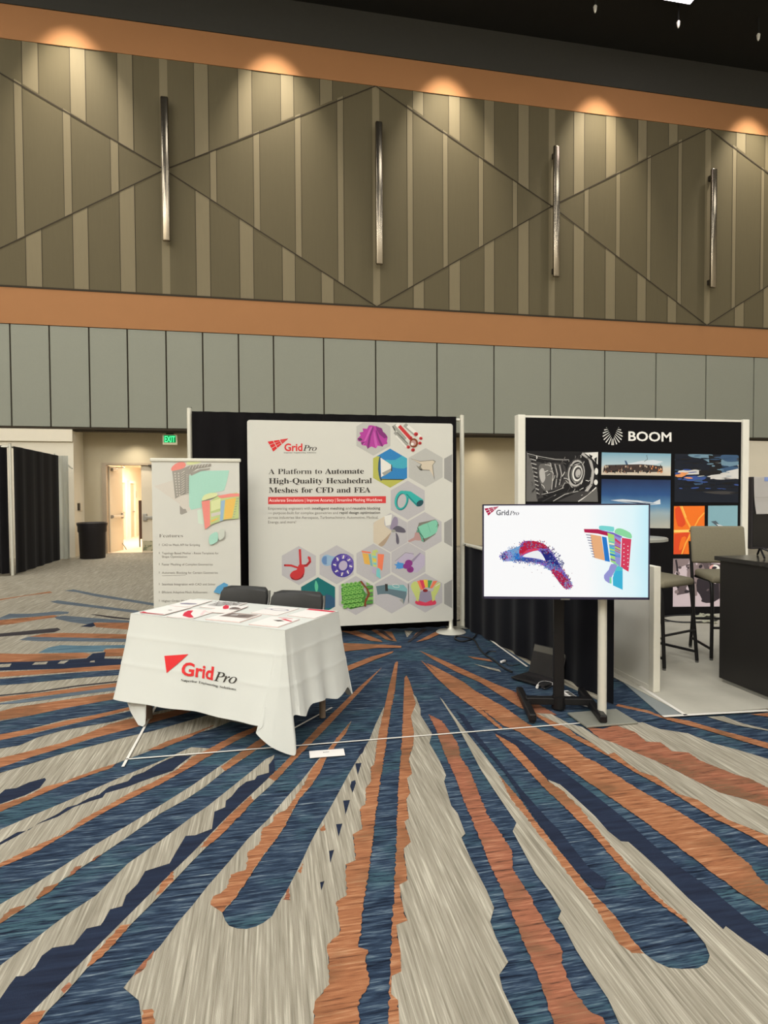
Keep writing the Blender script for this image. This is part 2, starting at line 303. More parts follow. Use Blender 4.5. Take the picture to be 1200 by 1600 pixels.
def _text_mesh(s, style):
    """returns list of (verts2d, faces) for the string, unit size"""
    if style in 'sSHM':     # sans (S, H = heavier)
        cu = bpy.data.curves.new('lettering', 'FONT'); cu.body = s; cu.size = 1.0; cu.resolution_u = 3
        if style != 's': cu.offset = {'S': .02, 'H': .028, 'M': .008}[style]
    else:
        cu = bpy.data.curves.new('lettering', 'CURVE'); cu.dimensions = '2D'; cu.fill_mode = 'BOTH'
        pen = 0
        for ch in s:
            key = style[0]+ch
            if ch == ' ': pen += 112; continue
            if key not in G: key = 'b'+ch
            if key not in G: pen += 125; continue
            adv, spl = G[key]
            for q in spl:
                sp = cu.splines.new('POLY'); n = len(q)//2; sp.points.add(n-1); sp.use_cyclic_u = True
                for i in range(n): sp.points[i].co = ((q[2*i]+pen)/500, q[2*i+1]/500, 0, 1)
            pen += adv*.94
        if len(style) > 1: cu.offset = -float(style[1:])/1000
    o = bpy.data.objects.new('lettering', cu); COL.objects.link(o)
    dg = bpy.context.evaluated_depsgraph_get(); me = bpy.data.meshes.new_from_object(o.evaluated_get(dg))
    vs = [(v.co.x, v.co.y) for v in me.vertices]; fs = [tuple(p.vertices) for p in me.polygons]
    bpy.data.objects.remove(o); bpy.data.meshes.remove(me); bpy.data.curves.remove(cu)
    return vs, fs
def text(bm, s, style, p0, p1, cap, plane, mi=0, off=.0016, fn=None):
    """lettering on a plane: baseline runs p0 -> p1 (pixels), cap height in pixels"""
    vs, fs = text_mesh(s, style)
    if not vs: return
    xs = [v[0] for v in vs]; x0, x1 = min(xs), max(xs); ch = .72 if style in 'sSHM' else .66
    A, E = plane.pt(*p0), plane.pt(*p1); U = (E-A)/(x1-x0)
    top = plane.pt(p0[0], p0[1]-cap); V = (top-A)/ch
    out = []
    for x, y in vs:
        P = A+U*(x-x0)+V*y+plane.n*off
        if fn: P = fn(P)
        out.append(bm.verts.new(P))
    for f in fs:
        try: q = bm.faces.new([out[i] for i in f])
        except ValueError: continue
        q.material_index = mi; q.normal_update()
        if q.normal.dot(plane.n) < 0: q.normal_flip()
# ================================================================== CARPET
def carpet(name, stops, along, fine=(6, 62), patch=None, patchfac=.5):
    m = bpy.data.materials.new(name); m.use_nodes = True; nt = m.node_tree; N = nt.nodes; L = nt.links
    tc = N.new('ShaderNodeTexCoord')
    def noise(sx, sy, det=3, off=0):
        mp = N.new('ShaderNodeMapping'); mp.inputs['Scale'].default_value = (sx, sy, 1); mp.inputs['Location'].default_value = (off, off*1.7, 0)
        L.new(tc.outputs['Object'], mp.inputs['Vector'])
        n = N.new('ShaderNodeTexNoise'); n.inputs['Scale'].default_value = 1; n.inputs['Detail'].default_value = det; n.inputs['Roughness'].default_value = .66
        L.new(mp.outputs[0], n.inputs['Vector']); return n.outputs['Fac']
    a, b = fine
    f1 = noise(a, b) if along == 'x' else noise(b, a)
    f2 = noise(a*.45, b*.4, 2, 3.1) if along == 'x' else noise(b*.4, a*.45, 2, 3.1)
    ad = N.new('ShaderNodeMath'); ad.operation = 'MULTIPLY_ADD'; ad.inputs[1].default_value = .6; L.new(f1, ad.inputs[0])
    a2 = N.new('ShaderNodeMath'); a2.operation = 'MULTIPLY'; a2.inputs[1].default_value = .4; L.new(f2, a2.inputs[0]); L.new(a2.outputs[0], ad.inputs[2])
    cr = N.new('ShaderNodeValToRGB'); el = cr.color_ramp.elements
    while len(el) < len(stops): el.new(.5)
    for e, (p, c) in zip(el, stops): e.position = p; e.color = lin(c)
    L.new(ad.outputs[0], cr.inputs[0]); src = cr.outputs[0]
    if patch:
        pn = noise(1.6, 2.2, 3, 7.7); pr_ = N.new('ShaderNodeMapRange'); pr_.inputs['From Min'].default_value = .50; pr_.inputs['From Max'].default_value = .60
        L.new(pn, pr_.inputs['Value'])
        mm = N.new('ShaderNodeMath'); mm.operation = 'MULTIPLY'; L.new(pr_.outputs[0], mm.inputs[0])
        mr = N.new('ShaderNodeMapRange'); mr.inputs['From Min'].default_value = .43; mr.inputs['From Max'].default_value = .52; mr.inputs['To Max'].default_value = patchfac
        L.new(f1, mr.inputs['Value']); L.new(mr.outputs[0], mm.inputs[1])
        mx = N.new('ShaderNodeMix'); mx.data_type = 'RGBA'; mx.inputs[7].default_value = lin(patch)
        L.new(mm.outputs[0], mx.inputs[0]); L.new(src, mx.inputs[6]); src = mx.outputs[2]
    bs = N['Principled BSDF']; L.new(src, bs.inputs['Base Color']); bs.inputs['Roughness'].default_value = .95
    bs.inputs['Specular IOR Level'].default_value = .08
    fz = N.new('ShaderNodeTexNoise'); fz.inputs['Scale'].default_value = 260; L.new(tc.outputs['Object'], fz.inputs['Vector'])
    bp = N.new('ShaderNodeBump'); bp.inputs['Strength'].default_value = .35; bp.inputs['Distance'].default_value = .004
    L.new(fz.outputs['Fac'], bp.inputs['Height']); L.new(bp.outputs[0], bs.inputs['Normal'])
    return m
CM = {
 'b': carpet('carpet_beige', [(.34, (112, 106, 94)), (.45, (136, 130, 116)), (.53, (148, 142, 128)), (.64, (178, 172, 157))], 'y', (3.2, 120)),
 'n': carpet('carpet_navy', [(.37, (19, 25, 37)), (.46, (36, 48, 66)), (.53, (50, 65, 84)), (.61, (88, 103, 116)), (.69, (146, 154, 158))], 'x', (8, 110), (62, 92, 100), .6),
 'o': carpet('carpet_orange', [(.36, (92, 60, 44)), (.45, (138, 90, 62)), (.54, (152, 103, 73)), (.66, (178, 136, 104))], 'x', (7, 105), (92, 70, 50), .65),
 'r': carpet('carpet_rust', [(.37, (76, 52, 42)), (.45, (128, 82, 62)), (.54, (146, 93, 71)), (.66, (166, 120, 94))], 'x', (7, 95), (98, 78, 58), .8),
 'd': carpet('carpet_dark_navy', [(.35, (29, 34, 48)), (.55, (36, 44, 62)), (.75, (44, 56, 76))], 'x', (4, 40)),
 't': carpet('carpet_slate', [(.32, (62, 70, 82)), (.5, (84, 94, 104)), (.7, (112, 124, 132))], 'x', (3, 40)),
 'c': carpet('carpet_teal_blue', [(.32, (52, 76, 92)), (.5, (82, 108, 122)), (.7, (120, 144, 152))], 'x', (4, 40)),
 'k': carpet('carpet_dark_line', [(.35, (44, 42, 46)), (.6, (62, 58, 60))], 'x', (4, 40)),
}
S = []   # (colour, polygon in photograph pixels, traced on the floor)
def s(c, t):
    v = [float(q) for q in t.replace(',', ' ').split()]; S.append((c, list(zip(v[0::2], v[1::2]))))
# the big blue field
s('n', '0,1266 50,1243 100,1222 160,1202 200,1186 300,1148 330,1130 330,1108 270,1108 230,1110 300,1060 420,1030 525,1000 525,985 620,980 700,975 740,985 800,1020 860,1060 930,1092 1000,1127 1037,1121 1080,1118 1200,1112 1200,1600 0,1600')
# far left, shallow stripes
s('o', '0,936 40,930 78,924 82,926 40,931 0,938')
s('t', '100,923 115,921 150,928 200,936 250,944 250,948 195,939 150,932 118,925')
s('t', '78,940 90,938 150,946 215,954 230,960 150,950 90,943')
s('k', '140,960 150,960 200,966 260,973 200,968 175,966')
s('t', '0,965 15,959 50,959 90,955 108,956 106,959 60,963 20,966 0,969')
s('o', '0,969 30,966 85,961 92,964 60,968 20,975 0,977')
s('t', '85,964 100,962 150,966 230,972 230,976 150,972 140,976 110,972 88,967')
s('d', '125,979 145,973 162,973 143,980')
s('o', '146,973 230,973 230,986 150,980')
s('k', '0,990 50,985 90,981 95,984 85,988 40,992 0,995')
s('o', '45,995 70,990 100,989 240,992 240,999 100,996 60,997')
s('t', '30,1000 45,995 90,996 240,999 240,1004 100,1002 60,1002')
s('c', '60,1020 75,1012 95,1008 130,1009 240,1007 240,1012 165,1013 160,1018 120,1020')
s('o', '163,1015 240,1010 240,1024 163,1026')
s('o', '0,1021 40,1022 130,1020 142,1022 135,1028 70,1033 0,1035')
s('d', '0,1035 70,1033 135,1029 145,1021 165,1019 163,1029 240,1030 240,1035 100,1045 0,1048')
s('b', '0,1038 18,1037 15,1042 0,1043'); s('b', '55,1035 75,1034 72,1038 50,1039'); s('b', '95,1033 108,1032 100,1037 90,1037'); s('b', '142,1033 148,1032 148,1035 140,1035')
s('o', '0,1050 100,1045 240,1035 240,1043 100,1051 0,1058')
s('n', '0,1061 60,1056 120,1051 240,1043 240,1052 185,1055 130,1059 80,1064 30,1069 0,1071')
s('k', '0,1086 60,1080 120,1071 240,1058 240,1061 185,1066 120,1073 60,1082 0,1088')
s('o', '0,1089 60,1083 120,1075 185,1067 240,1062 240,1069 185,1073 130,1080 80,1086 0,1097')
s('t', '0,1099 50,1091 100,1084 185,1073 240,1069 240,1075 183,1079 130,1085 70,1094 30,1099 0,1101')
s('o', '0,1112 25,1105 60,1100 100,1094 183,1082 240,1075 240,1086 183,1092 150,1098 100,1107 60,1116 0,1126')
s('n', '0,1127 50,1118 100,1107 150,1098 183,1092 260,1080 260,1096 200,1105 150,1117 100,1125 50,1138 0,1148')
s('o', '0,1148 50,1139 100,1127 150,1117 203,1105 280,1092 280,1096 203,1109 150,1123 100,1134 50,1146 0,1157')
s('n', '0,1157 50,1147 100,1135 150,1123 205,1111 290,1095 290,1103 205,1120 175,1128 100,1141 60,1152 30,1165 0,1170')
s('o', '0,1185 50,1173 100,1160 140,1145 170,1132 200,1124 220,1122 300,1104 340,1094 340,1104 310,1112 230,1133 200,1140 140,1155 100,1168 50,1183 0,1200')
s('n', '0,1200 50,1183 100,1168 150,1153 200,1140 300,1112 370,1096 370,1106 310,1122 240,1142 200,1151 150,1164 100,1177 50,1193 0,1208')
s('b', '0,1210 50,1194 100,1178 150,1165 200,1152 240,1143 310,1122 345,1112 370,1124 330,1140 300,1148 240,1168 200,1186 160,1202 100,1222 50,1243 0,1264')
s('d', '0,1241 8,1234 25,1232 45,1223 70,1216 72,1219 62,1232 40,1243 20,1250 0,1257')
s('o', '0,1258 40,1245 70,1230 100,1222 150,1203 182,1193 175,1200 130,1215 100,1226 50,1248 0,1269')
s('o', '230,1173 262,1158 300,1146 340,1131 300,1151 250,1171')
# left fan
s('b', '299,1168 285,1174 250,1190 225,1200 200,1210 150,1232 110,1250 50,1275 0,1297 0,1356 50,1334 100,1306 150,1277 200,1249 250,1219 300,1188 330,1170')
s('o', '410,1132 405,1140 365,1160 330,1180 300,1198 250,1226 200,1250 150,1277 100,1306 50,1335 0,1356 0,1350 40,1330 70,1316 100,1303 130,1280 160,1264 200,1241 240,1222 277,1203 300,1183 320,1174 370,1147')
s('d', '300,1181 275,1200 270,1205 240,1215 220,1222 200,1230 165,1240 160,1247 140,1253 115,1262 90,1277 60,1288 25,1308 0,1321 0,1317 20,1305 27,1301 45,1298 60,1287 85,1275 92,1271 105,1262 120,1258 140,1247 155,1242 170,1230 200,1221 208,1213 225,1207 245,1195 262,1187 275,1182')
s('b', '435,1143 415,1150 395,1163 370,1180 340,1200 300,1228 265,1250 200,1290 150,1320 100,1353 50,1385 0,1414 0,1444 50,1412 100,1374 160,1335 200,1308 250,1272 290,1250 320,1230 350,1206 380,1186 410,1166 442,1148')
s('o', '437,1142 415,1150 395,1163 370,1180 345,1199 352,1205 380,1186 410,1166 444,1147')
s('o', '56,1404 68,1388 92,1380 82,1391 60,1406'); s('o', '0,1438 15,1422 40,1415 30,1425 0,1444'); s('r', '105,1372 118,1355 128,1353 118,1364'); s('r', '140,1348 152,1338 160,1336 148,1345')
s('b', '429,1180 415,1187 400,1200 375,1220 350,1240 325,1260 300,1277 250,1315 200,1350 150,1400 112,1425 82,1447 37,1482 0,1510 0,1562 15,1540 25,1527 37,1526 55,1512 65,1495 82,1482 115,1477 135,1452 157,1447 162,1440 172,1422 191,1417 197,1400 215,1382 227,1362 265,1350 275,1332 290,1307 305,1306 331,1296 335,1269 352,1262 353,1252 362,1245 372,1232 385,1222 398,1219 402,1213 420,1208 420,1195 426,1190')
s('d', '428,1185 420,1196 420,1208 402,1213 398,1219 385,1222 372,1232 362,1245 353,1252 352,1262 335,1269 331,1296 305,1306 290,1307 275,1332 265,1350 227,1362 215,1382 197,1400 191,1417 172,1422 162,1440 157,1447 135,1452 115,1477 82,1482 65,1495 55,1512 37,1526 25,1527 15,1540 0,1562 0,1600 33,1600 125,1507 185,1447 232,1400 250,1382 300,1334 337,1300 375,1258 400,1235 430,1205')
s('b', '597,1043 560,1075 530,1105 500,1134 465,1171 440,1197 400,1235 375,1258 350,1282 300,1334 250,1382 185,1447 125,1507 33,1600 60,1600 75,1580 105,1550 135,1515 170,1485 205,1445 250,1400 300,1347 325,1322 352,1298 395,1253 425,1226 470,1178 505,1143 545,1100')
s('o', '597,1043 560,1075 530,1105 500,1134 465,1171 440,1197 420,1216 430,1221 470,1178 505,1143 545,1100')
s('o', '392,1243 355,1278 325,1310 312,1326 325,1323 352,1299 380,1270 396,1252'); s('o', '270,1362 250,1384 243,1402 255,1394 272,1376')
s('o', '205,1445 188,1447 175,1463 148,1490 135,1512 148,1505 170,1485'); s('r', '108,1536 95,1548 100,1554 112,1540'); s('o', '72,1580 52,1583 33,1600 60,1600')
s('b', '549,1127 532,1147 512,1172 495,1190 482,1207 470,1222 445,1250 420,1280 387,1312 360,1345 325,1385 300,1417 335,1427 347,1427 365,1407 387,1375 410,1340 440,1300 467,1250 485,1230 500,1207 510,1185 525,1165 540,1147')
s('o', '549,1127 532,1147 512,1172 500,1186 486,1203 476,1225 462,1245 450,1262 447,1266 430,1275 425,1286 410,1296 405,1320 388,1332 384,1360 360,1368 355,1388 345,1397 333,1402 329,1415 335,1425 347,1427 365,1407 387,1375 410,1340 440,1300 467,1250 485,1230 500,1207 510,1185 525,1165 540,1147')
# big beige field at the bottom, rounded end of a blue stripe cut into it
s('b', '600,1105 587,1132 577,1157 560,1185 545,1210 525,1247 515,1265 500,1290 485,1318 475,1340 460,1370 447,1395 440,1405 432,1420 425,1433 412,1443 400,1449 385,1453 370,1452 358,1448 352,1440 347,1427 329,1415 300,1417 280,1440 250,1480 220,1510 193,1545 217,1565 222,1600 490,1600 492,1567 515,1540 512,1477 530,1462 531,1450 526,1410 542,1400 540,1352 556,1345 551,1305 566,1297 562,1266 571,1257 572,1232 580,1222 579,1200 585,1195 587,1175 592,1145 600,1110')
s('o', '222,1580 238,1578 242,1600 222,1600'); s('r', '205,1530 225,1503 240,1485 238,1495 220,1520'); s('r', '447,1395 452,1386 454,1408 442,1407'); s('o', '465,1363 472,1350 474,1352 470,1366'); s('o', '500,1298 507,1287 508,1299 502,1300')
s('d', '536,1252 547,1251 540,1274'); s('d', '525,1289 535,1288 529,1309'); s('d', '514,1331 522,1329 516,1350'); s('d', '500,1380 507,1378 502,1393')
s('d', '549,1222 555,1220 556,1225 551,1240 547,1230'); s('d', '555,1194 565,1193 559,1212'); s('d', '560,1175 572,1163 567,1177 561,1182')
s('o', '620,1034 617,1037 607,1077 600,1110 592,1145 587,1175 585,1195 579,1200 580,1222 572,1232 571,1257 562,1266 566,1297 551,1305 556,1345 540,1352 542,1400 526,1410 531,1450 530,1462 512,1477 515,1540 492,1567 490,1600 561,1600 560,1565 577,1540 571,1500 575,1486 560,1482 565,1450 567,1425 575,1370 582,1320 590,1250 597,1205 605,1150 610,1115 617,1080 622,1035')
#s('r', '556,1445 545,1455 540,1480 534,1500 532,1530 524,1560 528,1585 556,1566 572,1540 568,1505 572,1488 556,1480')
# right of centre
s('o', '635,1056 632,1060 630,1110 628,1157 622,1240 619,1325 616,1400 612,1450 611,1505 607,1600 624,1600 622,1565 611,1555 612,1527 627,1520 626,1490 619,1447 637,1440 631,1425 624,1384 637,1377 631,1327 642,1317 632,1285 639,1280 635,1250 641,1240 636,1217 644,1210 639,1187 646,1165 647,1145 642,1120 650,1100 647,1087 640,1065')
s('b', '645,1085 650,1100 642,1120 647,1145 646,1165 639,1187 644,1210 636,1217 641,1240 635,1250 639,1280 632,1285 642,1317 631,1327 637,1377 624,1384 631,1425 637,1440 619,1447 626,1490 627,1520 612,1527 611,1555 622,1565 624,1600 810,1600 785,1547 780,1525 794,1505 775,1467 766,1442 772,1420 760,1392 737,1347 721,1310 727,1304 715,1272 705,1260 694,1222 697,1212 687,1190 671,1162 675,1147 657,1118 657,1108 650,1090')
s('r', '670,1117 682,1142 692,1172 712,1217 725,1253 745,1300 765,1350 787,1397 807,1447 825,1490 840,1525 865,1600 945,1600 942,1592 925,1585 900,1555 892,1542 879,1510 877,1485 865,1465 847,1435 840,1425 825,1395 802,1362 800,1332 785,1307 762,1275 750,1245 735,1207 720,1185 715,1162 705,1147 690,1127')
s('b', '687,1090 690,1095 712,1130 732,1167 752,1205 775,1240 800,1277 807,1287 801,1300 817,1330 837,1367 860,1397 877,1425 872,1437 880,1447 900,1486 925,1525 950,1562 967,1600 1200,1600 1200,1496 1162,1470 1134,1449 1130,1454 1100,1427 1072,1442 1090,1462 1102,1477 1109,1495 1105,1507 1090,1515 1065,1516 1045,1514 1025,1505 1007,1492 985,1467 960,1432 930,1400 900,1363 865,1320 837,1285 810,1248 780,1212 750,1172 715,1127 692,1095')
s('o', '780,1213 800,1252 825,1282 850,1315 875,1350 900,1385 915,1400 940,1435 967,1477 987,1491 1007,1492 985,1467 960,1432 930,1400 900,1363 865,1320 837,1285 810,1247')
s('d', '712,1112 735,1147 790,1210 835,1278 865,1318 900,1363 930,1390 945,1390 947,1377 920,1357 900,1332 875,1300 855,1280 815,1235 780,1190 745,1148 725,1118')
s('b', '855,1218 875,1227 890,1240 930,1277 950,1300 970,1316 982,1317 1005,1337 1037,1367 1075,1405 1100,1427 1130,1454 1100,1470 1072,1442 1025,1407 987,1370 950,1330 925,1300 900,1272 880,1252')
s('o', '772,1147 790,1167 825,1205 855,1237 880,1260 900,1280 925,1305 950,1334 987,1373 1025,1409 1062,1436 1074,1445 1073,1438 1045,1418 1022,1396 990,1362 958,1326 930,1294 905,1262 878,1236 855,1220 835,1197 805,1165 777,1149')
s('d', '770,1143 777,1149 805,1165 835,1197 855,1219 875,1227 890,1240 930,1277 950,1300 970,1316 982,1317 1005,1337 1037,1367 1075,1405 1100,1427 1130,1454 1134,1449 1162,1470 1200,1496 1200,1465 1160,1432 1110,1390 1060,1355 1010,1312 975,1280 940,1252 905,1225 860,1192 815,1160')
s('o', '666,1037 690,1058 712,1077 750,1107 787,1135 812,1145 857,1177 900,1210 950,1245 1000,1280 1050,1317 1100,1355 1150,1392 1200,1425 1200,1385 1182,1370 1175,1355 1150,1335 1125,1312 1100,1295 1062,1270 1025,1250 982,1225 932,1192 915,1185 887,1162 865,1152 825,1132 790,1107 742,1080 725,1067 700,1053 675,1040')
s('o', '655,1017 675,1030 712,1050 750,1067 810,1105 830,1115 865,1137 900,1157 950,1182 1000,1212 1037,1232 1075,1255 1115,1280 1162,1302 1200,1325 1200,1307 1170,1295 1137,1282 1090,1251 1060,1242 1025,1215 1000,1207 982,1195 960,1177 950,1180 925,1162 900,1150 880,1130 860,1115 800,1080 775,1070 725,1047 680,1027')
s('r', '800,1080 830,1095 870,1118 850,1120 810,1095')
s('b', '837,1115 862,1117 890,1132 910,1137 937,1155 960,1162 1000,1180 1025,1190 1075,1215 1125,1240 1162,1250 1200,1262 1200,1307 1170,1295 1137,1282 1090,1251 1060,1242 1025,1215 1000,1207 982,1195 960,1177 950,1180 925,1162 890,1140')
s('b', '985,1125 1005,1130 1030,1140 1075,1147 1112,1162 1150,1172 1200,1187 1200,1235 1170,1217 1150,1212 1125,1202 1095,1190 1075,1177 1050,1175 1032,1161 1010,1160 992,1145 962,1134')
s('r', '915,1137 942,1140 962,1134 992,1145 1010,1160 1032,1161 1050,1175 1075,1177 1095,1190 1125,1202 1150,1212 1170,1217 1200,1232 1200,1262 1162,1250 1125,1240 1075,1215 1025,1190 1000,1180 960,1162 937,1155')
s('n', '925,1122 945,1060 965,1050 1005,1088 1042,1122 1000,1130')
s('o', '1037,1121 1075,1127 1125,1142 1200,1162 1200,1171 1150,1156 1100,1141 1050,1128 1012,1115 962,1104 965,1101 1012,1111')
s('b', '1105,1121 1130,1120 1162,1132 1200,1141 1200,1143 1150,1134')
s('o', '1172,1117 1200,1115 1200,1121')
s('o', '657,1032 665,1038 700,1066 745,1103 785,1138 783,1142 740,1107 707,1083 680,1058')
# behind, where the fan meets the display
s('o', '525,983 560,987 595,1001 598,1004 580,1002 545,990 525,985'); s('o', '578,984 612,988 620,1003 603,1000'); s('b', '632,986 645,987 636,997')
s('o', '640,1003 650,990 664,983 650,996'); s('o', '690,983 699,986 668,1000 650,1004 665,996'); s('o', '525,1005 600,1008 627,1010 627,1013 590,1013 525,1020')
s('o', '525,1053 541,1042 580,1027 615,1018 613,1021 585,1032 545,1049 525,1057'); s('o', '730,1026 765,1031 770,1035 740,1030'); s('b', '740,1038 780,1047 783,1051 760,1045')
s('k', '590,986 597,984 615,1000 612,1001'); s('k', '660,983 668,984 640,1004 636,1004')
BURST = fl(622, 1003)
def push(P, k): return BURST+(P-BURST)*k
bm = B()
KEYS = 'bnordtck'; lay = 0
x0, x1, y0, y1 = -16, 24, -14, 17.72
poly3(bm, [(x0, y0, 0), (x1, y0, 0), (x1, y1, 0), (x0, y1, 0)], 0)
for c, px in S:
    lay += 1; z = .00006*lay; pts = []
    if c in 'or':                             # ragged woven edges along the weft
        q_ = []
        for i in range(len(px)):
            a_, b_2 = px[i], px[(i+1) % len(px)]; q_.append(a_)
            if a_[1] > 1090 and not ((a_[0] <= 0 and b_2[0] <= 0) or (a_[0] >= 1200 and b_2[0] >= 1200) or (a_[1] >= 1600 and b_2[1] >= 1600)):
                A_, B_ = fl(*a_), fl(*b_2); m_ = min(110, int((A_-B_).length/.011))
                for k in range(1, m_): q_.append((a_[0]+(b_2[0]-a_[0])*k/m_+random.uniform(-1, 1)*(a_[1]-780)/330, a_[1]+(b_2[1]-a_[1])*k/m_))
        px = q_
    n = len(px)
    edge = [x <= 0 or x >= 1200 or y >= 1600 for x, y in px]
    for i, (x, y) in enumerate(px):
        Pq = fl(x, y); Pq.z = z
        if edge[i] and edge[i-1]:            # carry the stripe on beyond the view, along its own spoke
            pass
        pts.append(Pq)
        if edge[i]:
            k = 1.55; Q = push(Pq, k); Q.z = z
            if edge[(i+1) % n] and not edge[i-1]: pts.append(Q)
            elif edge[i-1] and not edge[(i+1) % n]: pts.insert(len(pts)-1, Q)
            elif edge[i-1] and edge[(i+1) % n]: pts[-1] = Q
    sheet(bm, pts, KEYS.index(c), (0, 0, z), Vector((1, 0, 0)), Vector((0, 1, 0)), Vector((0, 0, 1)))
floor = struct(obj('floor', bm, None, mats=[CM[k] for k in KEYS]), 'carpet with blue and orange stripes fanning over beige', 'floor')
# ================================================================== HALL SHELL
WY = 16.8            # face of the back wall
DY = 17.70           # back of the door recess
M_brown = mat('wall_brown', (94, 86, 65), .75, var=.05, scale=3, spec=.2, stretch=(8, 1, .6))
M_strip = mat('wall_strip', (122, 112, 88), .7, var=.05, scale=3, spec=.25, stretch=(8, 1, .6))
M_seam = mat('seam_dark', (52, 44, 32), .9)
M_orange = mat('wall_orange', (162, 116, 78), .8, var=.03, scale=2, spec=.15)
M_grey = mat('wall_grey_fabric', (143, 145, 134), .9, var=.04, scale=40, spec=.1, bump=.05)
M_white = mat('wall_white', (226, 218, 200), .8, var=.02, scale=6, spec=.15)
M_white_shaded = mat('wall_warm_white_shaded', (188, 177, 152), .8, var=.02, scale=6, spec=.15)  # warm white of the recess faces, with the recess shade put into the colour
M_ceil = mat('ceiling_black', (22, 22, 20), .9, var=.2, scale=2)
M_fascia = mat('fascia_grey', (62, 61, 58), .85, var=.06, scale=8, spec=.15)
M_hall = mat('hall_beige', (214, 208, 194), .9)
XL, XR = -16.0, 24.0
# upper panelling: flush boards with paler strips and dark diagonal joints
PZ0, PZ1 = 6.94, 13.1
bm = B()
bx(bm, XL, XR, WY, WY+.3, PZ0, PZ1, mi=0)
NX = [-8.2, -2.62, 3.07, 8.42, 13.74, 19.1]        # bars / nodes of the diamond lattice
MID = (PZ0+PZ1)/2+.2
def zline(x):
    """upper and lower diagonal at x: they cross at odd bars and reach the edges at even bars"""
    for i in range(len(NX)-1):
        if NX[i] <= x <= NX[i+1]:
            t = (x-NX[i])/(NX[i+1]-NX[i])
            if i % 2 == 0: t = 1-t                 # bars 1, 3, 5 are crossings
            return MID+(PZ1+.1-MID)*t, MID-(MID-PZ0)*t
    return None
def q(pts, mi, lay):
    y = WY-.004*lay
    poly3(bm, [(x, y, z) for x, z in pts], mi)
def strip_wide(a, b):
    ua, la = zline(a); ub, lb = zline(b)
    if min(ua, ub) < PZ1-.05: q([(a, ua), (b, ub), (b, PZ1), (a, PZ1)], 1, 1)
    if max(la, lb) > PZ0+.05: q([(a, PZ0), (b, PZ0), (b, lb), (a, la)], 1, 1)
    for e in (a, b):
        u_, l_ = zline(e)
        q([(e-.007, min(u_, PZ1)), (e+.007, min(u_, PZ1)), (e+.007, PZ1), (e-.007, PZ1)], 2, 2)
        q([(e-.007, PZ0), (e+.007, PZ0), (e+.007, max(l_, PZ0)), (e-.007, max(l_, PZ0))], 2, 2)
def strip_narrow(a, b):
    ua, la = zline(a); ub, lb = zline(b)
    q([(a, la), (b, lb), (b, min(ub, PZ1)), (a, min(ua, PZ1))], 1, 1)
    for e in (a, b):
        u_, l_ = zline(e); q([(e-.006, l_), (e+.006, l_), (e+.006, min(u_, PZ1)), (e-.006, min(u_, PZ1))], 2, 2)
for a, b in ((-7.2, -6.85), (-6.02, -5.64), (-4.9, -4.53), (-3.76, -3.38), (-1.85, -1.48), (-.71, -.34), (.43, .78), (1.5, 1.85), (4.14, 4.46), (5.21, 5.55), (6.28, 6.6), (7.34, 7.69), (9.13, 9.48), (10.19, 10.53), (11.27, 11.58), (12.33, 12.65), (14.75, 15.1), (15.82, 16.15), (16.9, 17.2), (18, 18.3)):
    strip_wide(a, b)
for a, b in ((-7.3, -7.13), (-6.22, -6.03), (-5.09, -4.9), (-3.96, -3.76), (-1.46, -1.29), (-.32, -.15), (.8, .97), (1.97, 2.15), (3.97, 4.14), (5.03, 5.18), (6.11, 6.26), (7.17, 7.32), (9.48, 9.63), (10.54, 10.68), (11.6, 11.73), (12.67, 12.81), (14.63, 14.77), (15.69, 15.81)):
    strip_narrow(a, b)
for xb in NX[1:-1]:                                # thin pale strip above and below each bar
    q([(xb-.1, PZ0), (xb+.1, PZ0), (xb+.1, PZ1), (xb-.1, PZ1)], 1, .5)
for i in range(len(NX)-1):
    for k in (0, 1):
        z0, z1 = zline(NX[i]+1e-4)[k], zline(NX[i+1]-1e-4)[k]
        z0, z1 = min(z0, PZ1), min(z1, PZ1)
        q([(NX[i], z0-.018), (NX[i+1], z1-.018), (NX[i+1], z1+.018), (NX[i], z0+.018)], 2, 3)
for f in bm.faces:
    if len(f.verts) == 4 and abs(f.normal.y) > .9 and f.normal.y > 0 and f.calc_center_median().y < WY: f.normal_flip()
struct(obj('wall_back_upper', bm, None, mats=[M_brown, M_strip, M_seam]), 'tall brown panelled wall with pale strips in diamond joints', 'wall')
# orange bands
bm = B(); bx(bm, XL, XR, WY-.02, WY+.3, 6.0, PZ0, mi=0); bx(bm, XL, XR, WY-.03, WY, PZ0-.03, PZ0+.02, mi=1)
struct(obj('trim_1', bm, None, mats=[M_orange, M_seam]), 'orange band running along wall above grey panels', 'wall band')
bm = B(); bx(bm, XL, XR, WY-.02, WY+.3, PZ1, 13.95)
struct(obj('trim_2', bm, M_orange), 'orange band running along wall under dark fascia', 'wall band')
# dark fascia and ceiling
bm = B(); bx(bm, XL, XR, WY-.05, WY+.3, 13.95, 15.1)
struct(obj('trim_3', bm, None, mats=[M_fascia, M_ceil]), 'dark grey fascia beam at top of wall', 'fascia')
bm = B(); bx(bm, XL, XR, -14, WY+.3, 15.08, 15.2)
struct(obj('ceiling', bm, M_ceil), 'black hall ceiling', 'ceiling')
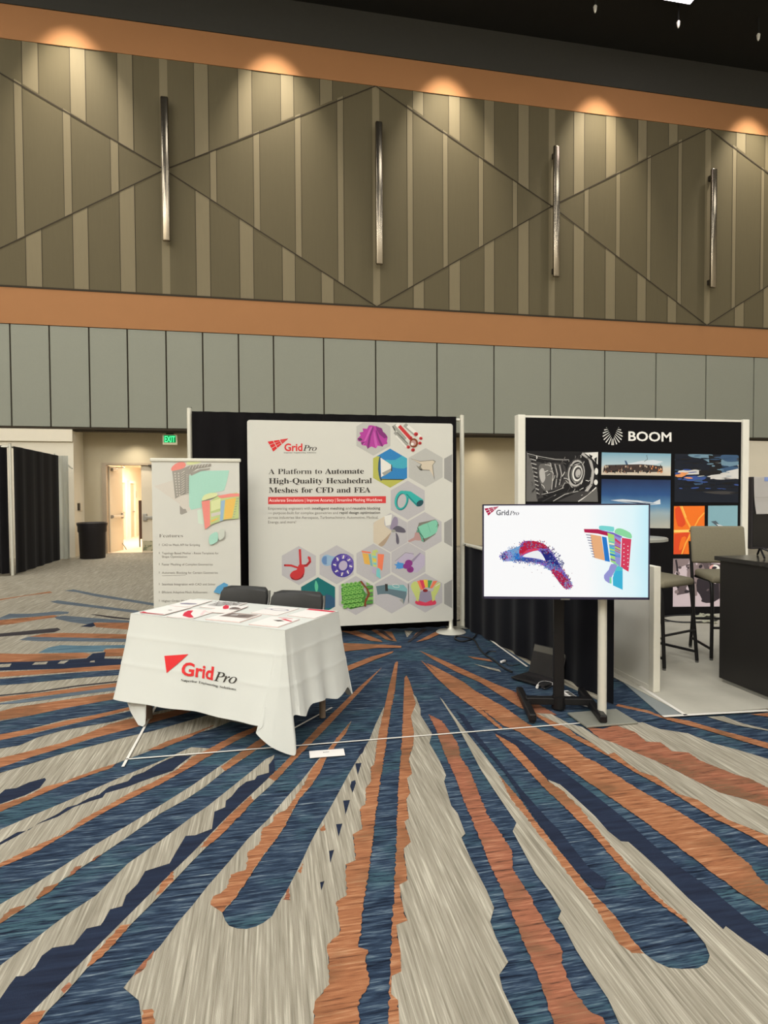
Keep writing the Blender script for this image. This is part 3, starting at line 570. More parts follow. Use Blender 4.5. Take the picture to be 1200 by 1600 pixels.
# grey fabric panels
SX = [-15.75, -14.8, -13.9, -12.9, -12.0, -11.1, -10.15, -9.2, -8.27, -7.36, -6.43, -5.51, -4.56, -3.62, -2.65, -1.71, -.77, .17, 1.55, 3.03, 4.84, 6.59, 8.39, 10.19, 11.95, 13.73, 15.5, 17.3, 19.1, 20.9, 22.7]
bm = B()
bx(bm, XL, XR, WY+.03, WY+.3, 3.3, 6.0, mi=1)
for a, b in zip(SX, SX[1:]): bx(bm, a+.018, b-.018, WY-.01, WY+.05, 3.4, 5.985, .008, 0)
bx(bm, XL, XR, WY-.015, WY+.3, 3.335, 3.39, mi=1)
struct(obj('wall_back_middle', bm, None, mats=[M_grey, M_seam]), 'row of grey fabric wall panels with dark joints', 'wall')
# white wall below, with two recesses
RX0, RX1 = -5.0, -1.6          # recess with the double door
RX2, RX3 = 5.06, 8.2            # recess behind the aviation stand
bm = B()
for a, b in ((XL, RX0), (RX1, RX2), (RX3, XR)): bx(bm, a, b, WY+.04, WY+.3, 0, 3.34)
DX0, DX1, DXM, DH = -4.47, -2.59, -3.53, 2.46   # door opening in the recess
bx(bm, RX0-.3, RX0, WY+.3, DY+.3, 0, 3.4); bx(bm, RX1, RX1+.3, WY+.3, DY+.3, 0, 3.4)
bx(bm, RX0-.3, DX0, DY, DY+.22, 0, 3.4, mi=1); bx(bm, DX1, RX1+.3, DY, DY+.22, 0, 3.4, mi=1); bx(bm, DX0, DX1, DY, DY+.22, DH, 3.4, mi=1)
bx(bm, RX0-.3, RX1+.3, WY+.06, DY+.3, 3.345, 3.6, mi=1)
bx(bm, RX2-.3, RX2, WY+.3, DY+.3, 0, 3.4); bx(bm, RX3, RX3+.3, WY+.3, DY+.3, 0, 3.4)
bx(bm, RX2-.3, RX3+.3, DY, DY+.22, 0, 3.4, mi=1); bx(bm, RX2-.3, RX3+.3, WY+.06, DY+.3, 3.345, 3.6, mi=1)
bx(bm, -6.9, RX0, WY-.03, WY+.05, 3.02, 3.335); 
struct(obj('wall_back_lower', bm, None, mats=[M_white, M_white_shaded]), 'white lower wall with door recesses', 'wall')
for nm, b4 in (('wall_left', (XL-.3, XL, -14, WY+.3)), ('wall_right', (XR, XR+.3, -14, WY+.3)), ('wall_front', (XL, XR, -14.3, -14))):
    bm = B(); bx(bm, *b4, 0, 15.2); struct(obj(nm, bm, M_hall), 'plain far wall of the hall', 'wall')
# ---------------------------------------------------------------- corridor beyond the open door leaf
M_corr = mat('corridor_cream', (240, 228, 208), .8, var=.02)
M_corfloor = mat('corridor_floor', (226, 206, 178), .6, var=.04)
M_jamb = mat('door_frame_taupe', (168, 152, 130), .6)
M_door = mat('door_cream', (214, 202, 180), .6, var=.02)
M_steel = mat('brushed_steel', (170, 166, 158), .35, .8)
M_dark = mat('dark_metal', (60, 54, 48), .5, .3)
bm = B()
_c = fl(190, 845); CX0, CX1, CY1 = _c.x-.05, -2.40, 26.5
bx(bm, CX0-.2, CX0, DY+.22, CY1, 0, 3.0); bx(bm, CX1, CX1+.2, DY+.22, CY1, 0, 3.0); bx(bm, CX0-.2, CX1+.2, CY1, CY1+.2, 0, 3.0)
bx(bm, CX0-.2, CX1+.2, DY+.22, CY1, 2.75, 2.95)
struct(obj('wall_corridor', bm, M_corr), 'bright cream corridor seen through open door', 'wall')
bm = B(); bx(bm, CX0-.2, CX1+.2, DY+.02, CY1, -.05, .012)
struct(obj('floor_corridor', bm, M_corfloor), 'pale corridor floor beyond open door', 'floor')
# frame + two leaves
d1 = thing('door_1', 'open cream double door with panic bars beside black trash can', 'door', (0, 0, 0)); d1['kind'] = 'structure'
bm = B()
bx(bm, DX0-.06, DX0+.05, DY-.03, DY+.25, 0, DH+.06); bx(bm, DX1-.05, DX1+.06, DY-.03, DY+.25, 0, DH+.06); bx(bm, DX0+.05, DX1-.05, DY-.03, DY+.25, DH, DH+.06)
part('door_frame', bm, M_jamb, d1)
# leaf swung into the corridor, hinged at the left jamb
def leafmat(ax, ay, ang): return Matrix.Translation((ax, ay, 0)) @ Matrix.Rotation(math.radians(ang), 4, 'Z')
def xf(bm, M): bmesh.ops.transform(bm, matrix=M, verts=bm.verts); return bm
ML = leafmat(DX0+.06, DY+.2, 80)
LW = DXM-DX0-.07
bm = B(); bx(bm, 0, LW, -.022, .022, .012, DH-.02, .004); leafL = part('door_leaf', xf(bm, ML), M_door, d1, label='open left door leaf swung into the corridor')
bm = B(); bx(bm, .06, LW-.08, -.1, -.065, .98, 1.05, .01); bx(bm, .05, .12, -.08, -.02, .97, 1.06); bx(bm, LW-.14, LW-.05, -.08, -.02, .94, 1.1, .01)
part('panic_bar', xf(bm, ML), M_steel, leafL)
bm = B(); bx(bm, .1, .4, -.09, -.02, DH-.16, DH-.07, .01); tube(bm, [(.3, -.08, DH-.05), (.55, -.22, DH-.04), (.2, -.3, DH-.02)], .012)
part('door_closer', xf(bm, ML), M_steel, leafL)
bm = B(); tube(bm, [(LW-.1, -.02, .22), (LW-.08, -.08, .12), (LW-.04, -.12, .012)], .014); part('door_stop', xf(bm, ML), M_steel, leafL)
bm = B(); bx(bm, DXM+.01, DX1-.055, DY+.05, DY+.095, .012, DH-.01, .004); leafR = part('door_leaf', bm, M_door, d1, label='closed right door leaf')
bm = B(); bx(bm, DXM+.1, DX1-.1, DY-.03, DY, .95, 1.03, .012); bx(bm, DXM+.05, DXM+.16, DY-.02, DY+.05, .9, 1.1, .01); bx(bm, DX1-.16, DX1-.08, DY-.02, DY+.05, .93, 1.05, .01)
part('panic_bar', bm, M_steel, leafR)
bm = B(); bx(bm, DXM+.3, DXM+.72, DY-.06, DY+.05, DH-.16, DH-.03, .01); bx(bm, DXM+.22, DXM+.9, DY-.08, DY, DH-.03, DH+.01, .005)
part('door_closer', bm, M_dark, leafR)
M_kick = gradmat('kick_plate_pattern', [(0, (120, 122, 96)), (.44, (126, 128, 102)), (.5, (176, 168, 140)), (1, (184, 176, 150))], noise=1.6, nscale=9, lo=-1, hi=1)
bm = B(); bx(bm, DXM+.03, DX1-.08, DY+.043, DY+.051, .05, .33); part('kick_plate', bm, M_kick, leafR)
# corridor doorways, wall device and dark panel
for i, (pa, pb_) in enumerate(((186, 192), (200, 208))):
    ya, yb = atx(pa, 800, CX0).y, atx(pb_, 800, CX0).y
    d = thing('door_%d' % (i+2), ['nearer', 'farther'][i]+' grey side door on the bright corridor wall', 'door'); d['kind'] = 'structure'
    bm = B(); bx(bm, CX0, CX0+.10, ya-.10, ya, .012, 2.2); bx(bm, CX0, CX0+.10, yb, yb+.10, .012, 2.2); bx(bm, CX0, CX0+.10, ya, yb, 2.1, 2.2)
    part('door_frame', bm, M_corr, d)
    bm = B(); bx(bm, CX0, CX0+.03, ya, yb, .012, 2.1); part('door_leaf', bm, mat('corridor_door_grey', (196, 180, 156), .6), d)
    bm = B(); bx(bm, CX0+.03, CX0+.09, yb-.22, yb-.1, .98, 1.03, .005); part('handle', bm, M_steel, d)
t = thing('corridor_wall_sign', 'small brown sign plate on bright corridor wall', 'sign', (CX0, atx(211, 773, CX0).y, atx(211, 773, CX0).z))
bm = B(); bx(bm, 0, .03, -.14, .14, -.14, .14, .004); part('plate', bm, M_jamb, t)
bm = B(); bx(bm, .03, .034, -.1, .1, -.1, .06); part('face', bm, M_dark, t)
t = thing('dark_corridor_board', 'dark brown upright board standing against the corridor wall', 'board', (aty(221.5, 800, 19.6).x, 19.6, .012))
bm = B(); bx(bm, -.09, .12, 0, .05, .25, 1.45, .006); part('panel', bm, mat('dark_board', (66, 48, 38), .6), t)
for fx in (-.09, .09):
    bm = B(); bx(bm, fx, fx+.03, 0, .05, 0, .25); part('foot', bm, M_dark, t)
# skirting
bm = B(); bx(bm, RX0, DX0-.06, DY-.015, DY, .0, .1); bx(bm, DX1+.06, RX1, DY-.015, DY, 0, .1)
struct(obj('baseboard_back', bm, mat('skirting', (170, 158, 138), .7)), 'pale skirting beside the recessed door', 'skirting')
# recess downlight
t = thing('ceiling_downlight', 'small glowing downlight in the recess ceiling above the door', 'light', (-3.62, 17.25, 3.345))
bm = B(); lathe(bm, [(.13, -.012), (.13, .0), (.10, .0), (.10, -.012)], n=24); part('trim_ring', bm, M_white, t)
bm = B(); lathe(bm, [(.1, -.01), (.1, -.004)], n=24); part('lens', bm, emit('downlight_lens', (255, 240, 215), 6), t)
# exit sign
t = thing('exit_sign', 'green lit exit sign hanging above the recessed door', 'sign', (-2.62, 17.0, 0))
sx0, sx1, sz0, sz1 = -.19, .19, 2.98, 3.26
bm = B(); bx(bm, sx0, sx1, 0, .06, sz0, sz1, .008); part('housing', bm, mat('sign_housing', (206, 200, 168), .5), t)
bm = B(); bx(bm, -.1, .1, .01, .05, sz1, 3.345, .004); part('canopy', bm, M_dark, t)
bm = B(); bx(bm, sx0+.035, sx1-.035, -.004, 0, sz0+.06, sz1-.02); part('face', bm, emit('exit_face', (30, 150, 84), 1.0), t)
bm = B(); pl = Plane((-2.62, 17.0-.004, 3.1), (0, -1, 0))
vs, fs = text_mesh('EXIT', 'S'); xs = [v[0] for v in vs]; w = max(xs)-min(xs)
vv = [bm.verts.new(((x-min(xs))/w*.27-.135, -.006, sz0+.075+y/.72*.165)) for x, y in vs]
for f in fs: bm.faces.new([vv[i] for i in f])
part('lettering', bm, emit('exit_letters', (90, 255, 160), 1.5), t)
# vertical chrome bars on the panelling
M_chrome = mat('satin_chrome', (150, 140, 124), .22, .95, var=.1, scale=2, stretch=(1, 1, .4))
BZ = [(8.27, 12.0), (8.05, 12.0), (8.05, 11.9), (8.05, 11.75)]
for (xb, z0z1, wh) in zip(NX[1:5], BZ, ('leftmost of four', 'second of four from the left', 'third of four from the left', 'rightmost of four')):
    t = thing('wall_bar', 'tall vertical chrome bar on brown panelled wall, '+wh, 'wall bar', (xb+.05, WY-.1, 0), group='chrome bars on the panelled wall')
    z0, z1 = z0z1
    bm = B(); box(bm, (0, -.1, (z0+z1)/2), (.2, .1, z1-z0), None, .035); part('bar', bm, M_chrome, t, smooth=True)
    for zz in (z0+.15, z1-.3):
        bm = B(); bx(bm, -.05, .05, -.06, .1, zz, zz+.15); part('bracket', bm, M_dark, t)
# ceiling fittings
t = thing('high_bay_light', 'bright white strip light on the black ceiling', 'light', (10.8, 14.3, 14.84))
bm = B(); bx(bm, -.56, .56, -.34, .34, 0, .22, .02); part('housing', bm, M_ceil, t)
bm = B(); bx(bm, -.52, .52, -.28, .28, -.03, 0, .01); part('lens', bm, emit('high_bay_lens', (255, 240, 250), 9), t)
bm = B(); cyl(bm, (-.4, 0, .2), (-.4, 0, .25), .015); part('hanger', bm, M_dark, t)
bm = B(); cyl(bm, (.4, 0, .2), (.4, 0, .25), .015); part('hanger', bm, M_dark, t)
for (px, py), wh in (((930, 14), 'leftmost of the three'), ((1060, 38), 'middle of the three, below the strip light'), ((1185, 58), 'rightmost of the three')):
    p = fl(px, py, 14.53)
    t = thing('sprinkler_head', 'tiny pale fitting hanging from the black ceiling, '+wh, 'ceiling fitting', p, group='small ceiling fittings')
    bm = B(); cyl(bm, (0, 0, .06), (0, 0, .58), .025); part('stem', bm, M_ceil, t)
    bm = B(); lathe(bm, [(.025, .1), (.05, .06), (.035, -.05), (.015, -.1)], n=12); part('head', bm, mat('pale_fitting', (230, 228, 220), .3, .2), t)
# wall control beside the trash can, on the return wall
t = thing('wall_thermostat', 'small wall control with black screen above the trash can', 'wall control', aty(128, 792, WY+.45))
t.location.x = RX0
bm = B(); bx(bm, 0, .03, -.16, -.02, -.09, .1, .004); part('black_screen', bm, M_dark, t)
bm = B(); bx(bm, 0, .03, .0, .16, -.1, .12, .004); part('white_plate', bm, mat('plate_white', (225, 215, 195), .5), t)
# ---------------------------------------------------------------- trash can
p = fl(145, 872); t = thing('trash_can', 'round black trash can beside the open door', 'trash can', (p.x, p.y, .0))
M_blk = mat('black_plastic', (30, 26, 28), .6, var=.12)
bm = B(); lathe(bm, [(.285, 0), (.30, .02), (.32, .66), (.345, .70), (.345, .81), (.365, .88), (.365, .90), (.33, .90), (.31, .76), (.285, .05), (.01, .04)], n=32)
part('bin', bm, M_blk, t, smooth=True)
bm = B(); tube(bm, [(.345*math.cos(a), .345*math.sin(a), .905) for a in [i*math.pi/14 for i in range(28)]], .022, 6, True); part('rim', bm, mat('bag_rim', (58, 54, 52), .35), t, smooth=True)
# ================================================================== OUR BOOTH
M_alu = mat('aluminium_pole', (206, 204, 192), .4, .25, var=.04)
M_base = mat('steel_base_plate', (140, 140, 130), .5, .4, var=.08)
M_drape = mat('black_drape', (33, 31, 33), .95, var=.25, scale=9, spec=.1, stretch=(1, 1, .15), sheen=.1)
M_drape2 = mat('black_drape_cool', (26, 27, 34), .92, var=.25, scale=9, spec=.12, stretch=(1, 1, .15), sheen=.1)
M_wdrape = mat('white_drape', (212, 214, 206), .9, var=.05, scale=9, stretch=(1, 1, .15))
M_cloth = mat('white_cloth', (200, 202, 197), .85, var=.02, scale=300, spec=.15, bump=.05)
M_fabric = mat('display_fabric', (199, 198, 190), .85, var=.015, scale=200, spec=.12)
M_paper = mat('white_paper', (222, 218, 214), .6, var=.02)
M_tape = mat('white_tape', (216, 212, 204), .6, var=.05)
M_bmetal = mat('black_metal', (24, 23, 24), .45, .3, var=.15)
M_grey_txt = pr('grey_text', (122, 118, 110)); M_dark_txt = pr('dark_text', (62, 58, 54)); M_pale_txt = pr('pale_grey_text', (176, 172, 162))
M_red = pr('logo_red', (206, 52, 54)); M_red2 = pr('strip_red', (204, 66, 66)); M_wtxt = pr('white_text', (238, 228, 222))
def drape(name, p0, p1, z0, z1, m, t, amp=.035, pitch=.16, label=None, seed=1, flare=1.0, hem=0.0):
    rnd = random.Random(seed); p0, p1 = Vector(p0), Vector(p1); d = p1-p0; L = d.length; d.normalize(); nrm = Vector((-d.y, d.x, 0))
    bm = B(); nu = max(24, int(L/.02)); nv = 14; rows = []
    ph = [0]
    for i in range(nu): ph.append(ph[-1]+(2*math.pi/pitch)*(L/nu)*(.75+.5*rnd.random()))
    am = [amp*(.6+.8*rnd.random()) for _ in range(nu//8+3)]
    for j in range(nv+1):
        v = j/nv; row = []
        for i in range(nu+1):
            k = i/8; a = am[int(k)]*(1-k % 1)+am[int(k)+1]*(k % 1)
            off = a*math.sin(ph[i])*(.45+.55*v*flare)
            zz = z1+(z0-z1)*v + (hem*math.sin(i/nu*9+seed) if j == nv else 0)
            pt = p0+d*(L*i/nu)+nrm*off; row.append(bm.verts.new((pt.x, pt.y, zz)))
        rows.append(row)
    for a, b in zip(rows, rows[1:]):
        for i in range(nu): bm.faces.new((a[i], a[i+1], b[i+1], b[i]))
    r = bmesh.ops.solidify(bm, geom=bm.faces[:], thickness=.006)
    bmesh.ops.recalc_face_normals(bm, faces=bm.faces)
    return wpart(name, bm, m, t, smooth=True, label=label)
def upright(x, y, h, label, plate=True, z=.008, r=.026):
    t = thing('drape_upright', label, 'pole', (x, y, z))
    bm = B(); cyl(bm, (0, 0, .012), (0, 0, h), r, n=18); part('pole', bm, M_alu, t, smooth=True)
    bm = B(); cyl(bm, (0, 0, h), (0, 0, h+.01), r*1.05, n=18); part('cap', bm, M_base, t)
    if plate:
        bm = B(); bx(bm, -.19, .19, -.13, .13, 0, .012, .003); part('base_plate', bm, M_base, t)
    return t
def crossbar(p, q, label, r=.02):
    t = thing('drape_crossbar', label, 'rod', p)
    p, q = Vector(p), Vector(q); bm = B(); cyl(bm, p, q, r, n=12); wpart('rod', bm, M_alu, t, smooth=True)
    d = (q-p).normalized()
    for e, s_ in ((p, 1), (q, -1)):
        bm = B(); cyl(bm, e-d*s_*.0, e-d*s_*.025, .012, n=8); wpart('hook', bm, M_base, t)
    return t
# ---- back wall of the booth: uprights, rod, black curtain
BY = 6.72
pL, pR = aty(298, 800, BY).x, aty(722, 800, BY).x
upright(pL, BY, aty(298, 639, BY).z, 'tall pale drape pole behind the left edge of the pull-up banner')
upright(pR, BY, aty(722, 650, BY).z, 'tall pale drape pole at the right end of the tall curtain')
zr = aty(715, 655, BY).z
crossbar((pL+.03, BY, zr-.01), (pR-.03, BY, zr-.01), 'thin rod holding up the tall black curtain')
t = thing('black_curtain', 'tall black pleated curtain behind the white hexagon display wall', 'curtain', (0, BY, 0))
drape('cloth', (pL+.03, BY-.045, 0), (aty(711, 700, BY).x, BY-.045, 0), .03, zr+.022, M_drape, t, amp=.022, pitch=.2, seed=3)
# ---- low side curtain, right
FPx = fl(940.5, 1125); FPX, FPY = FPx.x, FPx.y
zlow = .985
upright(FPX, FPY, 1.0, 'short pale drape pole behind the television stand', r=.03)
crossbar((pR+.02, BY-.03, zlow), (FPX+.03, FPY+.03, zlow), 'thin rod along the top of the low black curtain')
t = thing('low_curtain', 'low black side curtain behind the television', 'curtain', (2.35, 5.2, 0))
drape('cloth', (2.235, 6.62, 0), (2.47, 3.93, 0), .02, zlow+.012, M_drape2, t, amp=.017, pitch=.34, seed=5, hem=.004)
# ---- curtain booth far left
py = 13.06; px_ = fl(20, 900).x
zt = aty(14, 694, py).z
upright(px_, py, zt, 'pale drape pole of the far left black curtains', plate=False, z=0.0)
crossbar((px_-.03, py, zt-.05), (px_-2.9, py, zt-.05), 'rod of the far left curtain facing forward')
crossbar((px_, py+.03, zt-.05), (px_-.1, 16.05, zt-.05), 'rod of the far left curtain running back')
t = thing('black_curtain', 'black curtain facing forward left of the far pole', 'curtain', (px_-1.5, py, 0))
drape('cloth', (px_-2.9, py, 0), (px_-.06, py, 0), .05, zt-.03, M_drape, t, seed=8)
t = thing('black_curtain', 'black curtain running back from the far left pole', 'curtain', (px_, 14.5, 0))
drape('cloth', (px_+.03, py+.08, 0), (px_-.05, 16.0, 0), .03, zt-.03, M_drape, t, seed=9, amp=.02, pitch=.55)
t = thing('white_curtain', 'narrow white curtain at the end of the black curtains beside the trash can', 'curtain', (-5.05, 16.1, 0))
w0, w1 = aty(85, 800, 16.1).x, aty(108, 800, 16.1).x
drape('cloth', (w0, 16.1, 0), (w1, 16.12, 0), .03, aty(95, 712, 16.1).z, M_wdrape, t, seed=4, amp=.03, pitch=.12)
crossbar((w0+.02, 16.16, aty(92, 710, 16.1).z), (w1+.02, 16.3, aty(108, 731, 16.1).z), 'thin slanting rod over the white curtain')
# ---- display wall
DYF = 6.46
pd = Plane((0, DYF, 0), (0, -1, 0))
A0, A1 = pd.pt(386, 656), pd.pt(708, 972); dx0, dx1 = A0.x, A1.x+.0; dz1 = A0.z+.0; dz0 = pd.pt(600, 975).z
disp = thing('display_wall', 'large white fabric display wall with colourful hexagon pictures', 'display', ((dx0+dx1)/2, DYF+.03, 0))
bm = B(); box(bm, ((dx0+dx1)/2, DYF+.025, (dz0+dz1)/2), (dx1-dx0, .05, dz1-dz0))
es = [e for e in bm.edges if abs(e.verts[0].co.x-e.verts[1].co.x) < 1e-5 and abs(e.verts[0].co.z-e.verts[1].co.z) < 1e-5]
bmesh.ops.bevel(bm, geom=es, offset=.03, segments=8, affect='EDGES', profile=.5)
fpan = wpart('fabric_panel', bm, M_fabric, disp)
for xx, yy in ((dx1-.02, -.02), (dx0+.12, -.02)):
    bm = B(); lathe(bm, [(.17, .008), (.16, .018), (.05, .03), (.025, .06), (.022, dz0+.02)], c=(xx, DYF+.02, 0), n=28); wpart('foot', bm, M_alu, disp, smooth=True)
C1 = K(380, 640, 10/3)
def logo(plane, x, y, k, name, parent, sub=True, mred=None, mdark=None, tri=False, fn=None, grid=True, name_dark=False):
    """arrow-shaped grid emblem and the two-part name; x, y = top left of emblem, k = width of the whole in pixels / 78"""
    mred = mred or M_red; mdark = mdark or M_dark_txt
    f = lambda *p: [(x+a*k, y+b*k) for a, b in p]
    bm = B(); ms = [mred, mdark]; off = .0012
    quads = [f((0, 4.6), (33, 0), (9.2, 21))] if not grid else []
    if grid:
        A_, B_, C_ = (0, 4.6), (33, 0), (9.2, 21)       # apex at right: rows fan out from it
        for i in range(3):
            for j in range(3):
                a0, a1 = i/3+.025, (i+1)/3-.02; b0, b1 = (0, .42, .72)[j]+.03, (.42, .72, 1.0)[j]
                def pt(a, b):
                    ex, ey = A_[0]+(C_[0]-A_[0])*a, A_[1]+(C_[1]-A_[1])*a
                    return (B_[0]+(ex-B_[0])*b, B_[1]+(ey-B_[1])*b)
                quads.append(f(pt(a0, b0), pt(a1, b0), pt(a1, b1), pt(a0, b1)))
    for q_ in quads:
        P_ = [plane.pt(a, b, off) for a, b in q_]
        if fn: P_ = [fn(v) for v in P_]
        poly3(bm, P_, 0)
    p = lambda a, b: (x+a*k, y+b*k)
    text(bm, 'Grid', 'H', p(26.3, 19.4+tilt(26)), p(54.5, 19.4+tilt(54.5)), 11.6*k, plane, 1 if name_dark else 0, off, fn)
    text(bm, 'Pro', 'i-9' if name_dark else 'i-5', p(55.2, 19.4+tilt(55)), p(77, 19.4+tilt(77)), 12.4*k, plane, 1, off, fn)
    return bm, ms
tilt = lambda a: 0.0
bm, ms = logo(pd, 418, 685, 1.0, 'logo', disp)
text(bm, 'Superior Engineering Solutions', 'b4', (443.5, 708.2), (494, 708), 2.6, pd, 1, .0012)
wpart('logo', bm, None, fpan, mats=ms, label='red and black logo')
bm = B()
text(bm, 'A Platform to', 'b6', (419.5, 741), (503, 740.4), 12, pd)
text(bm, 'Automate', 'b0', (507.5, 740.6), (568.5, 740), 12, pd)
text(bm, 'High-Quality Hexahedral', 'b0', (420, 755.6), (581, 755), 12.2, pd)
text(bm, 'Meshes for CFD and FEA', 'b0', (420, 770), (579, 769.6), 12.2, pd)
wpart('headline_lettering', bm, M_dark_txt, fpan, label='dark serif headline')
o = flat('red_strip', [(M_red2, [(419, 776.5), (603, 775.3), (603, 786.2), (419, 787.8)])], pd, fpan, label='red strip with white lettering')
bm = B(); text(bm, 'Accelerate Simulations | Improve Accuracy | Streamline Meshing Workflows', 's', (420.5, 784), (597, 783.2), 5, pd)
wpart('strip_lettering', bm, M_wtxt, fpan, label='white lettering on the red strip')
bm = B()
for s_, st, a, b, yy in (('Empowering engineers with', 's', 419, 485, 796.5), ('intelligent meshing', 'M', 487.5, 538, 796.4), ('and', 's', 540, 549, 796.3), ('reusable blocking', 'M', 551, 594, 796.2),
                         ('\u2014 purpose-built for complex geometries and', 's', 419, 528, 803.4), ('rapid design optimisation', 'M', 530.5, 594, 803),
                         ('across industries like Aerospace, Turbomachinery, Automotive, Medical,', 's', 419, 591, 810.6), ('Energy, and more!', 's', 419, 462.5, 817.8)):
    text(bm, s_, st, (a, yy), (b, yy-.2), 4.4, pd, 1 if st == 'M' else 0)
wpart('paragraph_lettering', bm, None, fpan, mats=[M_grey_txt, M_dark_txt], label='small grey paragraph')
# hexagon pictures
HX, HY = 26.6, 30.6
def hexa(cx, cy, k=1.0): return [(cx, cy-HY*k), (cx+HX*k, cy-HY*k*.5), (cx+HX*k, cy+HY*k*.5), (cx, cy+HY*k), (cx-HX*k, cy+HY*k*.5), (cx-HX*k, cy-HY*k*.5)]
h_bg = pr('hex_grey', (176, 175, 170)); h_bg2 = pr('hex_lilac_grey', (177, 174, 176)); h_g = pr('hex_mid_grey', (148, 147, 144))
ink = {n: pr(n, c) for n, c in dict(mag=(168, 66, 146), mag2=(122, 52, 112), mag3=(190, 92, 168), pdk=(84, 62, 84), blue=(52, 122, 178), blue2=(70, 158, 178), olive=(172, 172, 84), wht=(216, 214, 206), shade=(150, 150, 142), dk=(58, 56, 54),
    teal=(58, 166, 160), teal2=(40, 122, 122), tdk=(44, 76, 84), line=(120, 118, 108), cream=(198, 186, 166), cream2=(166, 146, 124), pv=(142, 132, 152), pv2=(92, 88, 100), mint=(126, 190, 164), mint2=(92, 158, 136), rose=(176, 140, 136),
    redd=(186, 56, 58), red3=(128, 40, 44), vio=(74, 64, 142), vio2=(112, 92, 168), sky=(140, 168, 192), sky2=(98, 130, 172), or_=(226, 122, 88), amb=(214, 168, 82), cyan=(120, 190, 190), lil=(176, 166, 186), azure=(76, 138, 198), plum=(132, 56, 128),
    dteal=(32, 104, 106), dteal2=(52, 84, 112), leaf=(90, 178, 142), grn=(122, 176, 88), grn2=(78, 136, 62), brn=(122, 66, 42), brn2=(166, 104, 62), st=(96, 116, 124), st2=(120, 168, 170), lime=(186, 196, 116), pink=(204, 64, 88), yel=(216, 182, 70), gn=(74, 148, 92)).items()}
def hexpic(cx, cy, bg, polys, desc, top=None):
    win = hexa(cx, cy)
    if top: win = clip(win, [(0, top), (1200, top), (1200, 1600), (0, 1600)])
    win = clip(win, [(0, 0), (706.5, 0), (706.5, 1600), (0, 1600)])
    flat('hexagon_picture', ([(bg, win)] if bg else [])+[(ink[m], p) for m, p in polys], pd, fpan, win=win, label=desc)
def star(cx, cy, r1, r2, n, rot=0, sq=1.0): return [(cx+(r1 if i % 2 else r2)*math.cos(rot+math.pi*i/n), cy+sq*(r1 if i % 2 else r2)*math.sin(rot+math.pi*i/n)) for i in range(2*n)]
# purple impeller
sk = sm(C1((595, 150), (612, 135), (605, 120), (625, 115), (622, 98), (645, 100), (655, 82), (680, 84), (705, 92), (722, 98), (728, 115), (740, 125), (752, 145), (748, 165), (752, 178), (735, 182), (725, 192), (700, 188), (690, 202), (668, 192), (650, 202), (640, 188), (618, 185), (615, 168), (600, 165)), 2)
hexpic(583.4, 681.5, h_bg, [('mag', sk), ('mag2', C1((690, 85), (722, 98), (728, 115), (740, 125), (752, 145), (735, 150), (710, 130), (695, 105))), ('mag2', sm(C1((672, 92), (680, 95), (665, 140), (655, 198), (645, 198), (655, 140)), 2)), ('mag3', sm(C1((660, 95), (672, 92), (650, 140), (630, 180), (622, 180), (640, 140)), 2)),
    ('mag2', sm(C1((690, 110), (697, 112), (710, 150), (728, 188), (718, 190), (700, 152)), 2)), ('pdk', C1((597, 150), (612, 147), (622, 158), (605, 164))), ('mag3', sm(C1((680, 110), (690, 140), (700, 186), (690, 198), (680, 150)), 2)), ('mag2', C1((612, 172), (640, 165), (618, 184)))], 'purple impeller on grey hexagon', top=660.5)
# bundle of rods
rods = []
for (a, b, c, d, w, m) in ((782, 78, 850, 150, 22, 'shade'), (800, 75, 870, 155, 20, 'wht'), (812, 85, 880, 160, 18, 'redd'), (840, 78, 905, 135, 22, 'shade'), (855, 85, 925, 145, 16, 'wht'), (788, 118, 855, 190, 14, 'shade'), (795, 135, 850, 196, 9, 'wht')):
    rods.append((m, C1(*line(a, b, c, d, w))))
for (a, b, r) in ((870, 148, 11), (900, 128, 11), (925, 150, 9), (920, 175, 9), (860, 195, 9), (884, 210, 10)): rods.append(('redd', C1(*ell(a, b, r, r*.9)))); rods.append(('red3', C1(*ell(a+2, b+2, r*.5, r*.45))))
rods += [('brn', C1(*ell(888, 174, 22, 24))), ('rose', C1(*ell(886, 174, 14, 15))), ('wht', C1(*ell(880, 180, 8, 8))), ('dk', C1(*line(778, 88, 792, 112, 4))), ('dk', C1(*line(800, 118, 858, 178, 3)))]
hexpic(638, 682, None, rods, 'bundle of grey and red rods', top=657.5)
hexpic(609.5, 731.5, ink['blue'], [('olive', C1((670, 240), (715, 245), (705, 300), (715, 360), (850, 365), (850, 420), (670, 420))), ('blue2', sm(C1((740, 262), (790, 262), (850, 232), (852, 300), (800, 305), (760, 290)), 3)), ('dteal2', sm(C1((708, 250), (718, 250), (712, 310), (722, 366), (712, 364), (702, 310)), 2)), ('wht', C1((715, 250), (772, 288), (772, 318), (718, 352))), ('shade', C1((722, 330), (772, 305), (772, 320), (735, 345))), ('dk', C1((770, 286), (775, 288), (775, 320), (770, 320))), ('dk', C1((716, 362), (850, 362), (850, 366), (716, 366)))], 'white capsule cone on a blue field')
hexpic(665, 730.6, h_bg, [('line', C1((870, 254), (920, 268), (990, 262), (1003, 270), (988, 290), (998, 370), (988, 340), (972, 318), (930, 316), (938, 310), (918, 314), (900, 290), (915, 298), (925, 285))), ('cream', C1((876, 257), (920, 271), (988, 265), (998, 272), (984, 290), (992, 352), (985, 338), (970, 314), (935, 312), (925, 300), (930, 285))), ('dk', C1((916, 308), (940, 314), (925, 318)))], 'pale sketch of a flying wing')
hexpic(720.6, 732, h_g, [], 'grey cut hexagon at the right edge, upper')
ink['hexbg'] = h_bg2
